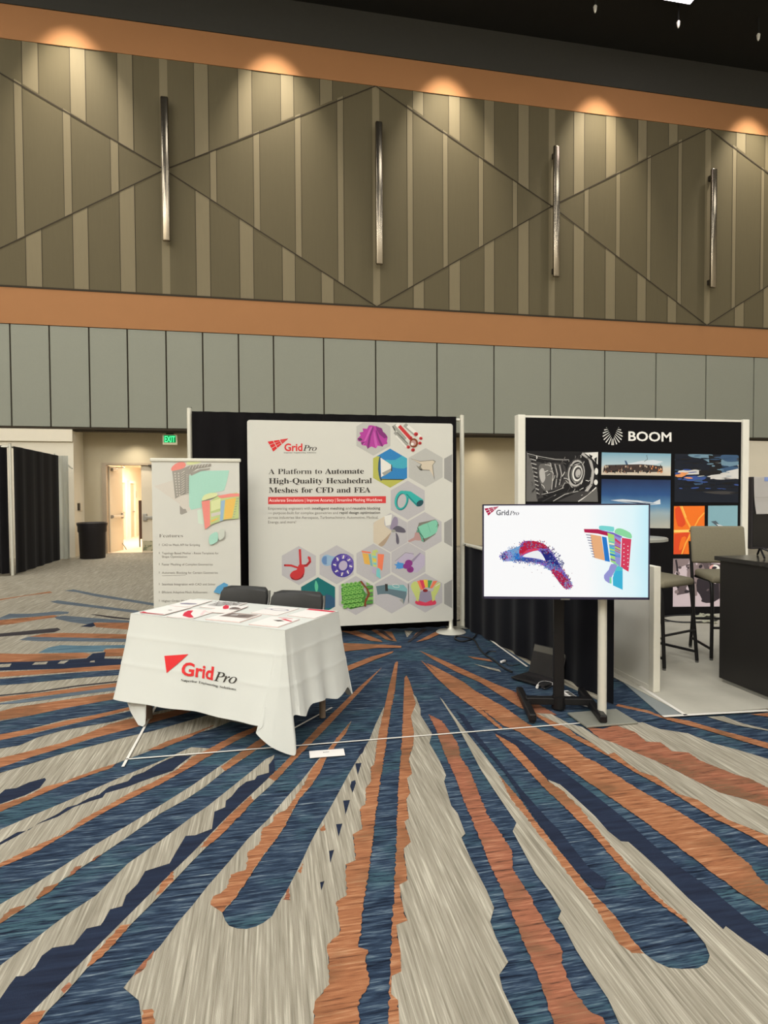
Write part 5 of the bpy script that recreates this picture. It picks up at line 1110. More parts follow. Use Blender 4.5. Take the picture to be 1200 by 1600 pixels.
# ================================================================== TELEVISION ON ITS STAND
YAW = math.radians(-15)
tvn = Vector((math.sin(YAW), -math.cos(YAW), 0)); tvu = Vector((math.cos(YAW), math.sin(YAW), 0))
tc_ = fl(872.5, 1109); base = Vector((tc_.x, tc_.y, .008))
TO = .315
ptv = Plane(base+tvn*TO, tvn)
q0, q1, q2, q3 = ptv.pt(753, 787.5), ptv.pt(1014.5, 787.5), ptv.pt(1015.5, 937), ptv.pt(755, 935.5)
TVW = (q1-q0).dot(tvu); tz0, tz1 = (q2.z+q3.z)/2, (q0.z+q1.z)/2
tcx = ((q0+q1+q2+q3)/4-base).dot(tvu)
def tl(u, v, z): return base+tvu*u-tvn*v+Vector((0, 0, z))      # v = away from the viewer
st = thing('television_stand', 'black H-shaped floor stand carrying the television', 'stand', base, YAW)
bm = B(); box(bm, (0, 0, .7), (.075, .045, 1.28), None, .006); part('column', bm, M_bmetal, st)
fw = .235
bm = B(); bx(bm, -fw, fw, -.03, .03, .035, .085, .006); part('cross_beam', bm, M_bmetal, st)
for sx in (-1, 1):
    bm = B(); bx(bm, sx*fw-.026, sx*fw+.026, -.30, .29, .012, .065, .01); ft = part('foot', bm, M_bmetal, st)
    for yy in (-.27, .26):
        bm = B(); cyl(bm, (sx*fw, yy, 0), (sx*fw, yy, .014), .02, n=12); part('rubber_pad', bm, M_blk, ft)
bm = B(); bx(bm, -.2, .2, -TO+.03, -TO+.05, .98, 1.3, .004); bx(bm, -.03, .03, -TO+.04, -.02, 1.06, 1.2); part('mount_plate', bm, M_bmetal, st)
bm = B(); cyl(bm, (0, 0, .008), (0, 0, .09), .05, n=16); part('beam_clamp', bm, M_bmetal, st)
tv = thing('television', 'large flat television showing engine graphics, on black stand', 'television', base, YAW)
u0, u1 = tcx-TVW/2, tcx+TVW/2; za, zb = tz0-.008, tz1-.008
bm = B(); bx(bm, u0, u1, -TO, -TO+.03, za, zb, .005); part('housing', bm, M_blk, tv)
bm = B()
for a, b, c, d in ((u0, u1, za, za+.016), (u0, u1, zb-.009, zb), (u0, u0+.009, za, zb), (u1-.009, u1, za, zb)): bx(bm, a, b, -TO-.004, -TO+.002, c, d)
part('bezel', bm, mat('tv_bezel', (44, 40, 66), .35, .2), tv)
sc_m = gradmat('screen_glow', [(0, (255, 255, 255)), (.62, (255, 255, 255)), (.9, (226, 250, 255)), (1, (196, 240, 252))], axis=0, lo=u0, hi=u1, emission=1.0, noise=.10, nscale=2)
bm = B(); bx(bm, u0+.009, u1-.009, -TO-.0025, -TO+.001, za+.016, zb-.009); scr = part('screen', bm, sc_m, tv)
bm = B(); bx(bm, tcx-.03, tcx+.03, -TO-.006, -TO, za-.004, za+.006); part('logo_plate', bm, M_frame, tv)
bm = B(); box(bm, (tcx, -TO+.045, (za+zb)/2), (.7, .035, .42), None, .01); part('rear_cover', bm, M_blk, tv)
psc = Plane(base+tvn*(TO+.0025), tvn)
K5 = K(740, 780, 1200/290)
ei = {n: emit('screen_'+n, c, .95) for n, c in dict(red=(196, 40, 70), pink=(226, 70, 100), mar=(120, 30, 60), blue=(50, 130, 214), navy=(44, 48, 128), navy2=(70, 84, 160), sky=(120, 170, 220), peach=(246, 186, 136), aqua=(130, 226, 222), cyan=(70, 190, 226), cyan2=(90, 208, 214), lil=(160, 160, 222), vio=(132, 110, 200), lime=(186, 232, 120), mintg=(150, 230, 170), grey=(150, 150, 170), wht=(250, 252, 255), txt=(120, 120, 124), crim=(190, 44, 84)).items()}
tvart = [('vio', sm(K5((300, 300), (320, 275), (360, 268), (400, 272), (450, 288), (490, 320), (520, 360), (550, 410), (580, 460), (620, 520), (635, 560), (600, 580), (570, 550), (530, 500), (490, 455), (430, 420), (350, 405), (280, 400), (240, 385), (190, 395), (183, 360), (215, 335), (260, 320)), 2)),
    ('sky', sm(K5((190, 395), (183, 360), (215, 335), (260, 318), (310, 300), (330, 320), (300, 370), (250, 400)), 2)), ('red', sm(K5((310, 300), (340, 272), (400, 272), (450, 288), (485, 318), (420, 318), (350, 325), (300, 365), (295, 330)), 2)), ('pink', K5((300, 368), (340, 330), (400, 316), (430, 325), (350, 345))),
    ('wht', sm(K5((315, 370), (360, 345), (415, 332), (445, 360), (465, 400), (430, 388), (370, 378)), 2)), ('navy', K5((430, 325), (500, 345), (540, 400), (560, 440), (520, 420), (470, 405), (450, 365))), ('navy2', sm(K5((260, 385), (330, 378), (430, 392), (530, 425), (550, 450), (470, 420), (400, 405), (320, 402)), 2)), ('blue', sm(K5((262, 350), (290, 350), (300, 390), (275, 400)), 2)),
    ('crim', sm(K5((500, 460), (540, 460), (590, 500), (632, 550), (600, 585), (560, 545)), 2)), ('lil', K5(*ell(215, 368, 38, 34, -20))), ('navy', K5(*ell(197, 371, 15, 24, 5))), ('wht', K5(*ell(199, 378, 3, 4)))]
rg = random.Random(11)
sk_ = [(200, 370, 30, 26, 'grey'), (260, 340, 45, 32, 'sky'), (280, 380, 40, 26, 'blue'), (345, 292, 48, 24, 'crim'), (420, 292, 48, 22, 'red'), (480, 330, 36, 24, 'mar'), (520, 375, 36, 30, 'navy'), (420, 410, 85, 18, 'grey'), (500, 440, 50, 20, 'sky'), (545, 470, 40, 32, 'crim'), (590, 520, 36, 34, 'mar'), (610, 555, 26, 24, 'grey'), (340, 400, 70, 14, 'navy2'), (555, 415, 22, 26, 'navy')]
for cx, cy, rx, ry, m in sk_:
    for i in range(75):
        a, r = rg.random()*6.283, rg.random()**.55*1.18
        x, y = cx+rx*r*math.cos(a), cy+ry*r*math.sin(a)
        tvart.append(((m, m, 'navy2', 'grey')[i % 4] if m != 'grey' else ('grey', 'vio', 'crim', 'sky')[i % 4], K5(*ell(x, y, 2+3*rg.random(), 1.8+2.4*rg.random(), rg.random()*90, n=6))))
for i in range(46):
    x, y = 170+480*rg.random(), 240+340*rg.random()
    d_ = abs(y-(300+((x-200)/420)**2*250)); 
    if d_ < 130: tvart.append((('grey', 'navy', 'mar')[i % 3], K5(*ell(x, y, 2.6, 1.8, 20, n=6))))
fan = [('crim', K5((710, 192), (800, 193), (870, 212), (870, 238), (800, 222), (714, 214))), ('vio', K5((800, 195), (900, 215), (955, 240), (955, 250), (880, 226), (860, 212))), ('aqua', sm(K5((810, 172), (850, 172), (898, 178), (905, 185), (900, 210), (850, 202), (812, 196)), 2)), ('mintg', sm(K5((912, 198), (930, 188), (960, 192), (1005, 214), (1018, 232), (1014, 254), (965, 240), (910, 218)), 2)),
    ('peach', K5((752, 226), (822, 238), (846, 396), (778, 378), (760, 300))), ('blue', K5((826, 240), (856, 246), (878, 404), (846, 398))), ('lime', K5((862, 216), (905, 230), (912, 418), (885, 405))), ('lil', K5((905, 228), (950, 248), (945, 440), (912, 420))), ('pink', K5((955, 248), (1016, 258), (998, 468), (948, 438))),
    ('mintg', K5((868, 250), (908, 262), (908, 282), (870, 272))), ('sky', K5((872, 292), (908, 298), (908, 312), (874, 308))), ('wht', K5((872, 280), (906, 288), (906, 294), (874, 288))), ('blue', K5((876, 345), (945, 365), (945, 378), (878, 360))), ('lime', K5((910, 300), (946, 320), (946, 345), (910, 330))), ('pink', K5((910, 250), (948, 278), (948, 290), (910, 268))), ('vio', K5((880, 380), (912, 392), (912, 402), (882, 392))), ('mintg', K5((885, 400), (915, 410), (940, 430), (912, 425))),
    ('lil', sm(K5((885, 418), (925, 428), (900, 480), (886, 510), (888, 545), (848, 525), (840, 490), (870, 455)), 2)), ('mintg', K5((876, 500), (888, 505), (888, 545), (876, 540))), ('cyan2', sm(K5((925, 430), (960, 440), (960, 500), (898, 490)), 1)), ('cyan', K5((915, 462), (960, 462), (960, 584), (898, 556), (896, 505)))]
for i in range(9): fan.append(('grey', K5((722+i*5.2, 226+i*17.5), (754+i*3.3, 229+i*17.5), (756+i*3.3, 236+i*17.5), (724+i*5.2, 232+i*17.5))))
for i in range(12): fan.append(('wht', K5(*ell(968+(i % 2)*26, 290+i*13, 4, 3, n=8))))
for i in range(30):
    y_ = 225+rg.random()*175; c_ = ('mintg', 'sky', 'lime', 'vio', 'cyan', 'pink')[i % 6]; k_ = i % 2
    x_ = (866+(y_-216)*.09) if not k_ else (908+(y_-228)*.02); w_ = 34 if not k_ else 36
    fan.append((c_, K5((x_, y_), (x_+w_, y_+9+k_*8), (x_+w_, y_+14+k_*8), (x_, y_+5))))
ob = flat('engine_graphic', [(ei[m], p) for m, p in tvart+fan], psc, scr, off=.0006, step=.00001, label='coloured engine graphics on the screen')
bm, ms = logo(psc, 756.5, 791, .71, 'logo', tv, mred=ei['crim'], mdark=ei['txt'], name_dark=True)
wpart('logo', bm, None, scr, mats=ms, label='red arrow logo in the screen corner')
# ---------------------------------------------------------------- things on the floor by the low curtain
lap = thing('laptop', 'open black laptop on the carpet against the low curtain', 'laptop', z_(fl(822, 1050)), math.radians(-46))
M_lap = mat('laptop_black', (34, 33, 34), .5, .2, var=.1)
L0, L1, L2, L3 = fl(784, 1043, .01), fl(812, 1069, .01), fl(868, 1058, .01), fl(826, 1036, .01)
lu = (L2-L1); lu.z = 0; lu.normalize()
lu = Vector((.86, -.51, 0)).normalized()
hinge_l = fl(826, 1050, .02); hinge_r = fl(870, 1062, .02)
lu = (hinge_r-hinge_l); lw = max(.33, min(.38, lu.length)); lu.z = 0; lu.normalize(); lv = Vector((lu.y, -lu.x, 0))
if lv.x > 0: lv = -lv
lap.matrix_world = Matrix.Translation(hinge_l+lu*lw/2) @ Matrix.Rotation(math.atan2(lu.y, lu.x), 4, 'Z')
sg = 1 if (Matrix.Rotation(math.atan2(lu.y, lu.x), 3, 'Z') @ Vector((0, -1, 0))).dot(lv) > 0 else -1
bm = B(); bx(bm, -lw/2, lw/2, -sg*.24, -sg*.0, -.008, .008, .004); body = part('keyboard_base', bm, M_lap, lap)
bm = B(); bx(bm, -lw/2+.03, lw/2-.03, -sg*.11, -sg*.03, .008, .011); part('keys', bm, M_blk, body)
bm = B(); bx(bm, -.05, .05, -sg*.2, -sg*.135, .008, .009); part('touchpad', bm, M_bmetal, body)
rot = Matrix.Rotation(sg*math.radians(-20), 4, 'X')
bm = B(); bx(bm, -lw/2, lw/2, -.005, .005, .0, .25, .004); bmesh.ops.transform(bm, matrix=rot, verts=bm.verts); lid = part('screen_lid', bm, M_lap, lap)
bm = B(); bx(bm, -lw/2+.008, lw/2-.008, -sg*.0068, -sg*.005, .015, .19); bmesh.ops.transform(bm, matrix=rot, verts=bm.verts); part('display', bm, mat('dark_display', (28, 27, 30), .3, var=.1), lid)
bm = B(); bx(bm, -lw/2+.008, lw/2-.008, -sg*.0068, -sg*.005, .19, .243); bmesh.ops.transform(bm, matrix=rot, verts=bm.verts); part('display_top_band', bm, mat('display_grey_band', (82, 80, 74), .4), lid, label='grey band across the display top')  # lighter grey band along the top of the display
M_cable = mat('black_cable', (30, 30, 32), .5, var=.1)
def cable(name, px, r, label, m=None, z=.012, cat='cable'):
    bm = B(); pts = [fl(x, y, z) for x, y in px]; tube(bm, crom(pts, 6), r, 7); return tag(obj(name, bm, m or M_cable, smooth=True), label, cat)
cable('power_cable', [(747, 988), (738, 998), (722, 1002), (711, 998), (714, 994), (730, 996), (741, 1000), (748, 1012), (757, 1022), (770, 1030), (785, 1042), (800, 1050)], .008, 'thick black cable running from the display wall foot to the laptop')
cable('power_cable', [(758, 1022), (764, 1018), (775, 1018)], .006, 'short black cable end branching beside the laptop')
cable('power_cable', [(704, 978), (715, 984), (728, 980), (736, 973), (724, 968), (710, 972), (722, 978), (734, 980)], .007, 'coil of black cable behind the display wall foot')
cable('charger_cable', [(790, 1037), (800, 1040), (812, 1038)], .004, 'thin black charger lead beside the laptop')
c = fl(787, 1036); t = thing('charger_plug', 'small white plug lying beside the laptop', 'plug', (c.x, c.y, .009), .6)
bm = B(); bx(bm, -.045, .02, -.012, .012, 0, .018, .004); part('body', bm, M_paper, t)
bm = B(); bx(bm, .02, .04, -.008, .008, .003, .014); part('tip', bm, M_blk, t)
p0_, p1_ = fl(882, 1083, .02), fl(903, 1098, .02); c = (p0_+p1_)/2; d_ = p1_-p0_
t = thing('power_strip', 'white power strip on the carpet behind the television stand', 'power strip', (c.x, c.y, .009), math.atan2(d_.y, d_.x))
Lp = d_.length
bm = B(); bx(bm, -Lp/2, Lp/2, -.028, .028, 0, .035, .008); part('body', bm, M_paper, t)
for i in range(4):
    bm = B(); bx(bm, -Lp/2+.04+i*Lp/5, -Lp/2+.075+i*Lp/5, -.016, .016, .035, .037); part('socket', bm, M_frame, t)
cable('white_cable', [(839, 1074), (843, 1068), (852, 1066), (864, 1069), (874, 1076), (881, 1083)], .011, 'thick white cord looping from the power strip', M_paper, .018, 'cord')
cable('white_cable', [(903, 1098), (912, 1102), (920, 1104)], .006, 'white lead leaving the power strip toward the pole', M_paper, .016, 'cord')
cable('power_cable', [(862, 1071), (852, 1076), (846, 1074)], .006, 'short black cable crossing the white cord')
# ================================================================== AVIATION STAND
BYW = 6.72
M_lam = mat('panel_white', (220, 217, 206), .6, var=.02)
M_bk = mat('graphic_black', (15, 14, 16), .7, var=.06, spec=.1)
M_cgrey = mat('booth_carpet_grey', (176, 172, 160), .95, var=.12, scale=5, spec=.08)
pw = Plane((0, BYW, 0), (0, -1, 0))
wl, wr, wt = pw.pt(808, 700).x, pw.pt(1168, 700).x, pw.pt(808, 648).z
gl, gr = pw.pt(819.5, 700).x, pw.pt(1158, 700).x; gz0 = pw.pt(1050, 952).z
# grey booth carpet
e0, e1 = fl(1072, 1120), fl(1200, 1112.5)
bm = B(); cx0 = e0.x; cy0 = e0.y
box(bm, ((cx0+7.2)/2, (cy0+7.2)/2, .011), (7.2-cx0, 7.2-cy0, .006)); 
tag(obj('booth_carpet', bm, M_cgrey), 'light grey carpet under the black stool and counter', 'carpet')
M_vinyl = mat('grey_vinyl_strip', (128, 134, 134), .5, var=.1, scale=3)
a, b, c, d = fl(970, 1046), fl(985, 1046), fl(1070, 1121), fl(1040, 1122)
bm = B(); poly3(bm, [(p.x, p.y, .0085) for p in (fl(962, 1058), fl(986, 1058), fl(1072, 1121), fl(1036, 1122))], 0, (0, 0, .002)); bmesh.ops.recalc_face_normals(bm, faces=bm.faces)
tag(obj('edge_strip', bm, M_vinyl), 'grey blue strip on floor along edge of the grey carpet', 'strip')
def tape2(p, q, w, label, z=.0146):
    return tape(Vector((p.x, p.y, z)), Vector((q.x, q.y, z)), w, label)
tape2(fl(1000, 1075), fl(1072, 1121), .028, 'white tape along the left edge of the grey carpet')
tape2(fl(1036, 1122.5, 0), fl(1200, 1113, 0), .03, 'white tape along the front edge of the grey carpet')
w_ = thing('graphic_wall', 'black display wall with aircraft pictures behind the grey stools', 'display', ((wl+wr)/2, BYW+.05, .014))
bm = B(); bx(bm, gl, gr, BYW, BYW+.05, gz0, wt-.03); gpan = wpart('graphic_panel', bm, M_bk, w_, label='black graphic panel')
for a, b in ((wl, gl), (gr, wr)):
    bm = B(); bx(bm, a, b, BYW-.03, BYW+.08, .014, wt, .006); wpart('side_post', bm, M_lam, w_, label='pale side post')
bm = B(); bx(bm, gl, gr, BYW-.005, BYW+.06, wt-.03, wt-.005); wpart('top_rail', bm, M_lam, w_)
bm = B(); bx(bm, gl, gr, BYW-.002, BYW+.055, .014, gz0); wpart('bottom_rail', bm, M_bk, w_)
KB = K(810, 640, 1200/370)
KC = K(810, 690, 10/3)
wi = {n: pr('stand_'+n, c) for n, c in dict(white=(232, 230, 226), g0=(34, 33, 34), g1=(66, 64, 64), g2=(104, 102, 100), g3=(178, 175, 172), g4=(222, 220, 216), sand=(206, 190, 168), crowd=(70, 58, 54), crowd2=(150, 110, 92), jet=(206, 214, 222), jet2=(150, 168, 186), night=(30, 34, 44), nb=(62, 88, 120), nb2=(110, 140, 160), nw=(208, 206, 204), norg=(226, 150, 96), nblue=(60, 84, 150), or1=(238, 118, 42), or2=(222, 78, 42), or3=(246, 172, 72), or4=(250, 206, 110), orb=(110, 52, 30), skyb=(132, 172, 186), wing=(84, 96, 106), m0=(52, 46, 52), m1=(96, 84, 88), m2=(140, 124, 126), m3=(206, 190, 198), pinkc=(226, 170, 166)).items()}
WP = [(wi[m], p) for m, p in []]
# emblem: a ring of rays open at the top
rays = []
for sd in (-1, 1):
    for k in range(8):
        t_ = k/7; vx, vy = 477+sd*(30-27*t_**.8), 92+56*t_; a = math.radians(-52+138*t_)
        rays.append((wi['white'], KB(*line(vx, vy, 477+sd*50*math.cos(a), 130+50*math.sin(a), 1.8, 5.4))))
flat('emblem', rays, pw, gpan, label='white ray emblem')
bm = B(); a, b = KB((557, 157), (775, 162)); text(bm, 'BOOM', 'S', a, b, 14.8, pw); wpart('lettering', bm, wi['white'], gpan, label='white capital lettering')
# 1 engine, black and white
r1 = KC((42, 48), (414, 53), (413, 314), (40, 312))
eng = [('g0', r1), ('g2', KC((42, 48), (60, 90), (95, 200), (100, 312), (40, 312))), ('g1', KC((75, 100), (120, 110), (130, 290), (95, 300)))]
for i in range(9): eng.append(('g3', KC(*line(62+i*4, 90+i*22, 92+i*2, 98+i*22, 5)))); eng.append(('g0', KC(*line(66+i*4, 100+i*22, 94+i*2, 108+i*22, 4))))
eng += [('g1', sm(KC((105, 125), (150, 112), (230, 115), (250, 170), (235, 230), (150, 260), (112, 235)), 3)), ('g2', sm(KC((105, 130), (140, 115), (170, 112), (175, 180), (165, 250), (120, 240)), 3)), ('g3', sm(KC((110, 150), (130, 140), (140, 190), (125, 215), (112, 190)), 3))]
for i in range(6): eng.append((('g3', 'g0')[i % 2], stroke(KC((165+i*12, 112+i*2), (180+i*11, 170), (172+i*10, 250-i*6)), 1.3)))
eng += [('g2', KC((245, 160), (300, 150), (300, 190), (248, 195))), ('g3', KC((250, 168), (290, 162), (290, 172), (250, 178)))]
for i, rr in enumerate((78, 70, 60, 52, 42, 33, 22)): eng.append((('g1', 'g3', 'g0', 'g2', 'g4', 'g1', 'g3')[i], KC(*ell(298+i*2, 165, rr*.62, rr, 8))))
eng += [('g3', stroke(KC((330, 62), (370, 90), (388, 150), (380, 220), (350, 262)), 4.5)), ('g0', stroke(KC((345, 62), (385, 100), (398, 160), (388, 225)), 2)), ('g4', KC((340, 58), (414, 55), (412, 120), (380, 85))), ('g0', KC((365, 65), (385, 75), (378, 92))), ('g0', KC((392, 90), (408, 80), (405, 118))), ('g4', KC(*ell(405, 155, 9, 18))), ('g4', KC(*ell(402, 212, 10, 14))),
    ('g3', stroke(KC((45, 62), (110, 78), (190, 92), (262, 95), (262, 105)), .9)), ('g2', stroke(KC((50, 72), (130, 92), (250, 100)), .7)), ('g1', KC((120, 312), (180, 280), (290, 255), (412, 262), (413, 314))), ('g0', KC((130, 312), (200, 275), (290, 262), (310, 262), (200, 312))), ('g3', stroke(KC((180, 310), (240, 275), (310, 258)), 1.2)), ('g4', stroke(KC((310, 312), (360, 280), (404, 238)), 1.6)), ('g2', KC((318, 312), (408, 240), (413, 314))), ('g3', stroke(KC((225, 245), (240, 215), (262, 215), (280, 240)), 1.2)), ('g3', stroke(KC((120, 275), (180, 262), (235, 240)), .9))]
rg = random.Random(21)
for i in range(70):
    x, y, a_, l_ = 60+330*rg.random(), 70+215*rg.random(), rg.random()*3.14, 8+22*rg.random()
    eng.append((('g0', 'g1', 'g2', 'g3', 'g4')[i % 5], stroke(KC((x, y), (x+l_*.5*math.cos(a_)+3, y+l_*.5*math.sin(a_)), (x+l_*math.cos(a_), y+l_*math.sin(a_)+4)), .5+rg.random())))
flat('picture_print', [(wi[m], p) for m, p in eng], pw, gpan, win=r1, step=.00012, label='black and white jet engine picture')
# 2 crowd in front of an aircraft
r2 = KC((434, 56), (795, 63), (793, 178), (432, 173))
zt2, zb2 = pw.pt(*KC((600, 58))[0]).z, pw.pt(*KC((600, 176))[0]).z
g_sky2 = gradmat('print_pale_sky', [(0, (208, 194, 176)), (.32, (206, 200, 190)), (.45, (176, 196, 204)), (1, (120, 164, 186))], lo=zb2, hi=zt2)
cr = [(g_sky2, r2), (wi['jet'], KC((560, 118), (640, 100), (700, 96), (755, 104), (720, 118), (640, 124))), (wi['nb'], KC((553, 98), (562, 100), (572, 122), (560, 122))), (wi['g1'], stroke(KC((655, 104), (672, 92), (668, 70)), .7)), (wi['crowd'], KC((447, 122), (640, 118), (690, 122), (750, 128), (752, 158), (600, 160), (440, 160)))]
rg = random.Random(5)
for i in range(120): x, y = 447+300*rg.random(), 120+38*rg.random(); cr.append((wi[('g0', 'crowd2', 'g1', 'sand', 'crowd')[i % 5]] if x < 690 or i % 2 else wi['norg'], KC(*line(x, y, x+1, y+9, 5))))
flat('picture_print', cr, pw, gpan, win=r2, step=.00005, label='crowd in front of a white aircraft')
# 3 jet over clouds
r3 = KC((433, 195), (793, 200), (790, 452), (430, 447))
zt3, zb3 = pw.pt(*KC((600, 197))[0]).z, pw.pt(*KC((600, 450))[0]).z
g_sky3 = gradmat('print_deep_sky', [(0, (176, 176, 166)), (.18, (156, 166, 166)), (.3, (150, 170, 180)), (.45, (96, 140, 176)), (.68, (48, 84, 136)), (1, (38, 50, 84))], lo=zb3, hi=zt3, noise=.12, nscale=5)
flat('picture_print', [(g_sky3, r3), (wi['jet'], KC((480, 305), (540, 300), (620, 306), (700, 318), (738, 300), (740, 326), (690, 330), (560, 318))), (wi['nb'], KC((520, 310), (620, 316), (700, 326), (640, 326))), (wi['jet2'], KC((640, 312), (720, 324), (680, 330)))], pw, gpan, label='white jet over clouds')
# 4 dark blurred hangar
r4 = KC((815, 63), (1147, 70), (1145, 318), (812, 314))
rg = random.Random(31); hz_ = []
for i in range(90):
    x, y = 815+330*rg.random(), 72+200*rg.random(); up_ = y < 130
    c_ = ('nb2', 'nb', 'night', 'g1')[i % 4] if up_ and x > 990 else ('nb', 'night', 'g0', 'night')[i % 4] if up_ else ('nw', 'norg', 'nblue', 'nb')[i % 4] if 145 < y < 190 and x < 960 else ('nw', 'nb2', 'nw', 'g3')[i % 4] if 125 < y < 195 and x > 1010 else ('night', 'g0', 'g0', 'nblue')[i % 4]
    hz_.append((wi[c_], KC(*ell(x, y, 8+26*rg.random(), 1.2+3*rg.random(), -6+12*rg.random(), n=9))))
flat('picture_print', [(wi['night'], r4), (wi['nb2'], sm(KC((890, 66), (1010, 68), (1000, 110), (960, 90), (900, 80)), 3)), (wi['nb2'], KC((1050, 80), (1147, 76), (1146, 140), (1050, 120))), (wi['nb'], sm(KC((1060, 70), (1140, 70), (1146, 100), (1090, 105), (1060, 90)), 3)), (wi['g0'], KC((990, 70), (1055, 80), (1058, 160), (1000, 170))), (wi['nw'], KC((1000, 175), (1060, 168), (1147, 120), (1147, 195), (1080, 188), (1000, 195))), (wi['nb'], KC((1050, 140), (1140, 122), (1147, 140), (1060, 160))), (wi['nw'], sm(KC((835, 152), (900, 148), (980, 152), (980, 168), (880, 172), (830, 180)), 2)), (wi['norg'], sm(KC((815, 180), (835, 160), (880, 165), (850, 185)), 2)), (wi['nblue'], sm(KC((860, 185), (920, 178), (980, 188), (940, 205), (880, 205)), 2)), (wi['nb'], sm(KC((910, 205), (950, 195), (960, 220), (920, 225)), 2)), (wi['g0'], KC((940, 150), (1050, 145), (1058, 168), (940, 178))), (wi['g1'], sm(KC((960, 262), (1080, 258), (1140, 268), (1060, 275)), 3))]+hz_, pw, gpan, win=r4, step=.00005, label='dark blurred hangar picture')
# 5 orange wheel
r5 = KC((810, 336), (970, 335), (968, 585), (808, 587))
org = [('or1', r5), ('or2', KC((812, 480), (890, 470), (860, 585), (808, 587))), ('or2', KC((890, 470), (968, 470), (968, 585), (915, 585))), ('or2', sm(KC((815, 350), (850, 345), (870, 430), (830, 440)), 2)), ('or1', sm(KC((850, 500), (875, 500), (850, 560), (835, 560)), 2)), ('or3', stroke(KC((845, 336), (870, 400), (905, 465)), 3)), ('or4', stroke(KC((852, 336), (874, 395)), 1)), ('or4', KC((808, 460), (905, 458), (905, 472), (808, 474))), ('or3', stroke(KC((905, 465), (870, 530), (850, 587)), 2.4)), ('or3', stroke(KC((905, 465), (910, 530), (895, 587)), 2.4)), ('or3', stroke(KC((905, 465), (940, 400), (968, 370)), 2)), ('orb', KC(*ell(905, 465, 18, 8)))]
flat('picture_print', [(wi[m], p) for m, p in org], pw, gpan, win=r5, label='orange spoked picture')
r6 = KC((988, 334), (1142, 333), (1140, 585), (986, 585))
flat('picture_print', [(wi['skyb'], r6), (wi['wing'], KC((1002, 416), (1028, 412), (1048, 434), (1034, 440))), (wi['jet'], KC((1030, 428), (1052, 434), (1080, 445), (1142, 470), (1140, 520), (1060, 460)))], pw, gpan, win=r6, label='pale blue picture with a wing tip')
r7 = KC((806, 610), (1165, 612), (1163, 858), (804, 860))
rg = random.Random(9); ml = [('m3', r7), ('m1', KC((870, 640), (960, 630), (1060, 640), (1165, 640), (1165, 780), (1060, 790), (960, 800), (900, 760))), ('m2', KC((806, 610), (900, 612), (880, 640), (830, 660), (806, 700))), ('m0', stroke(KC((820, 615), (826, 650), (830, 690)), 3)), ('m2', sm(KC((880, 650), (960, 640), (980, 760), (900, 800)), 3)), ('m1', KC((830, 730), (880, 728), (875, 790), (825, 800))), ('m0', sm(KC((930, 720), (990, 700), (1050, 720), (1060, 800), (1000, 840), (940, 820)), 3)), ('m1', KC((1040, 700), (1100, 720), (1165, 720), (1165, 858), (1050, 850))), ('m3', sm(KC((930, 780), (955, 820), (940, 840)), 2))]
for i in range(46): x, y = 820+330*rg.random(), 620+170*rg.random(); ml.append((('m0', 'm1', 'm2', 'm3')[i % 4], KC(*ell(x, y, 4+10*rg.random(), 4+8*rg.random(), 90*rg.random(), n=7))))
ml += [('white', KC(*ell(1020, 660, 27, 20))), ('pinkc', KC(*ell(1020, 660, 27, 20, 0, 18, 120, 260))), ('m0', KC(*ell(1020, 660, 14, 10))), ('white', KC((1014, 668), (1040, 655), (1045, 672), (1020, 676)))]
flat('picture_print', [(wi[m], p) for m, p in ml], pw, gpan, win=r7, step=.00008, label='purple grey workshop picture')
# half-height side wall
hx = 2.965; hy = fl(1016, 1083).y
hw = thing('half_wall', 'low white partition wall between the television and the black stool', 'partition', (hx, 5.4, .014))
bm = B(); bx(bm, hx-.02, hx+.02, hy+.03, BYW-.05, .05, .975); wpart('panel', bm, M_lam, hw)
bm = B(); bx(bm, hx-.03, hx+.03, hy-.03, hy+.03, .014, 1.0, .005); wpart('end_post', bm, mat('panel_post', (214, 210, 196), .45, .1), hw)
bm = B(); bx(bm, hx-.03, hx+.03, hy+.03, BYW-.05, .965, 1.0, .004); wpart('top_rail', bm, M_lam, hw)
bm = B(); bx(bm, hx-.025, hx+.025, hy+.03, BYW-.05, .014, .05); wpart('bottom_rail', bm, M_lam, hw)
# black counter
k0 = fl(1123, 1067); kx, ky = k0.x, k0.y; kz = aty(1123, 869, ky).z
ct = thing('counter', 'black laminate reception counter at the right edge', 'counter', (kx+.55, ky-.75, .014))
M_lamb = mat('black_laminate', (26, 24, 24), .35, var=.12, scale=5, spec=.4)
bm = B(); bx(bm, kx, kx+1.1, ky-1.5, ky, .045, kz-.035, .004); wpart('body', bm, M_lamb, ct)
bm = B(); bx(bm, kx-.03, kx+1.13, ky-1.53, ky+.03, kz-.035, kz, .004); wpart('worktop', bm, mat('counter_top_black', (38, 37, 36), .22, spec=.5), ct)
bm = B(); bx(bm, kx+.02, kx+1.08, ky-1.48, ky-.02, .014, .045); wpart('plinth', bm, mat('plinth_steel', (150, 150, 146), .4, .5), ct)
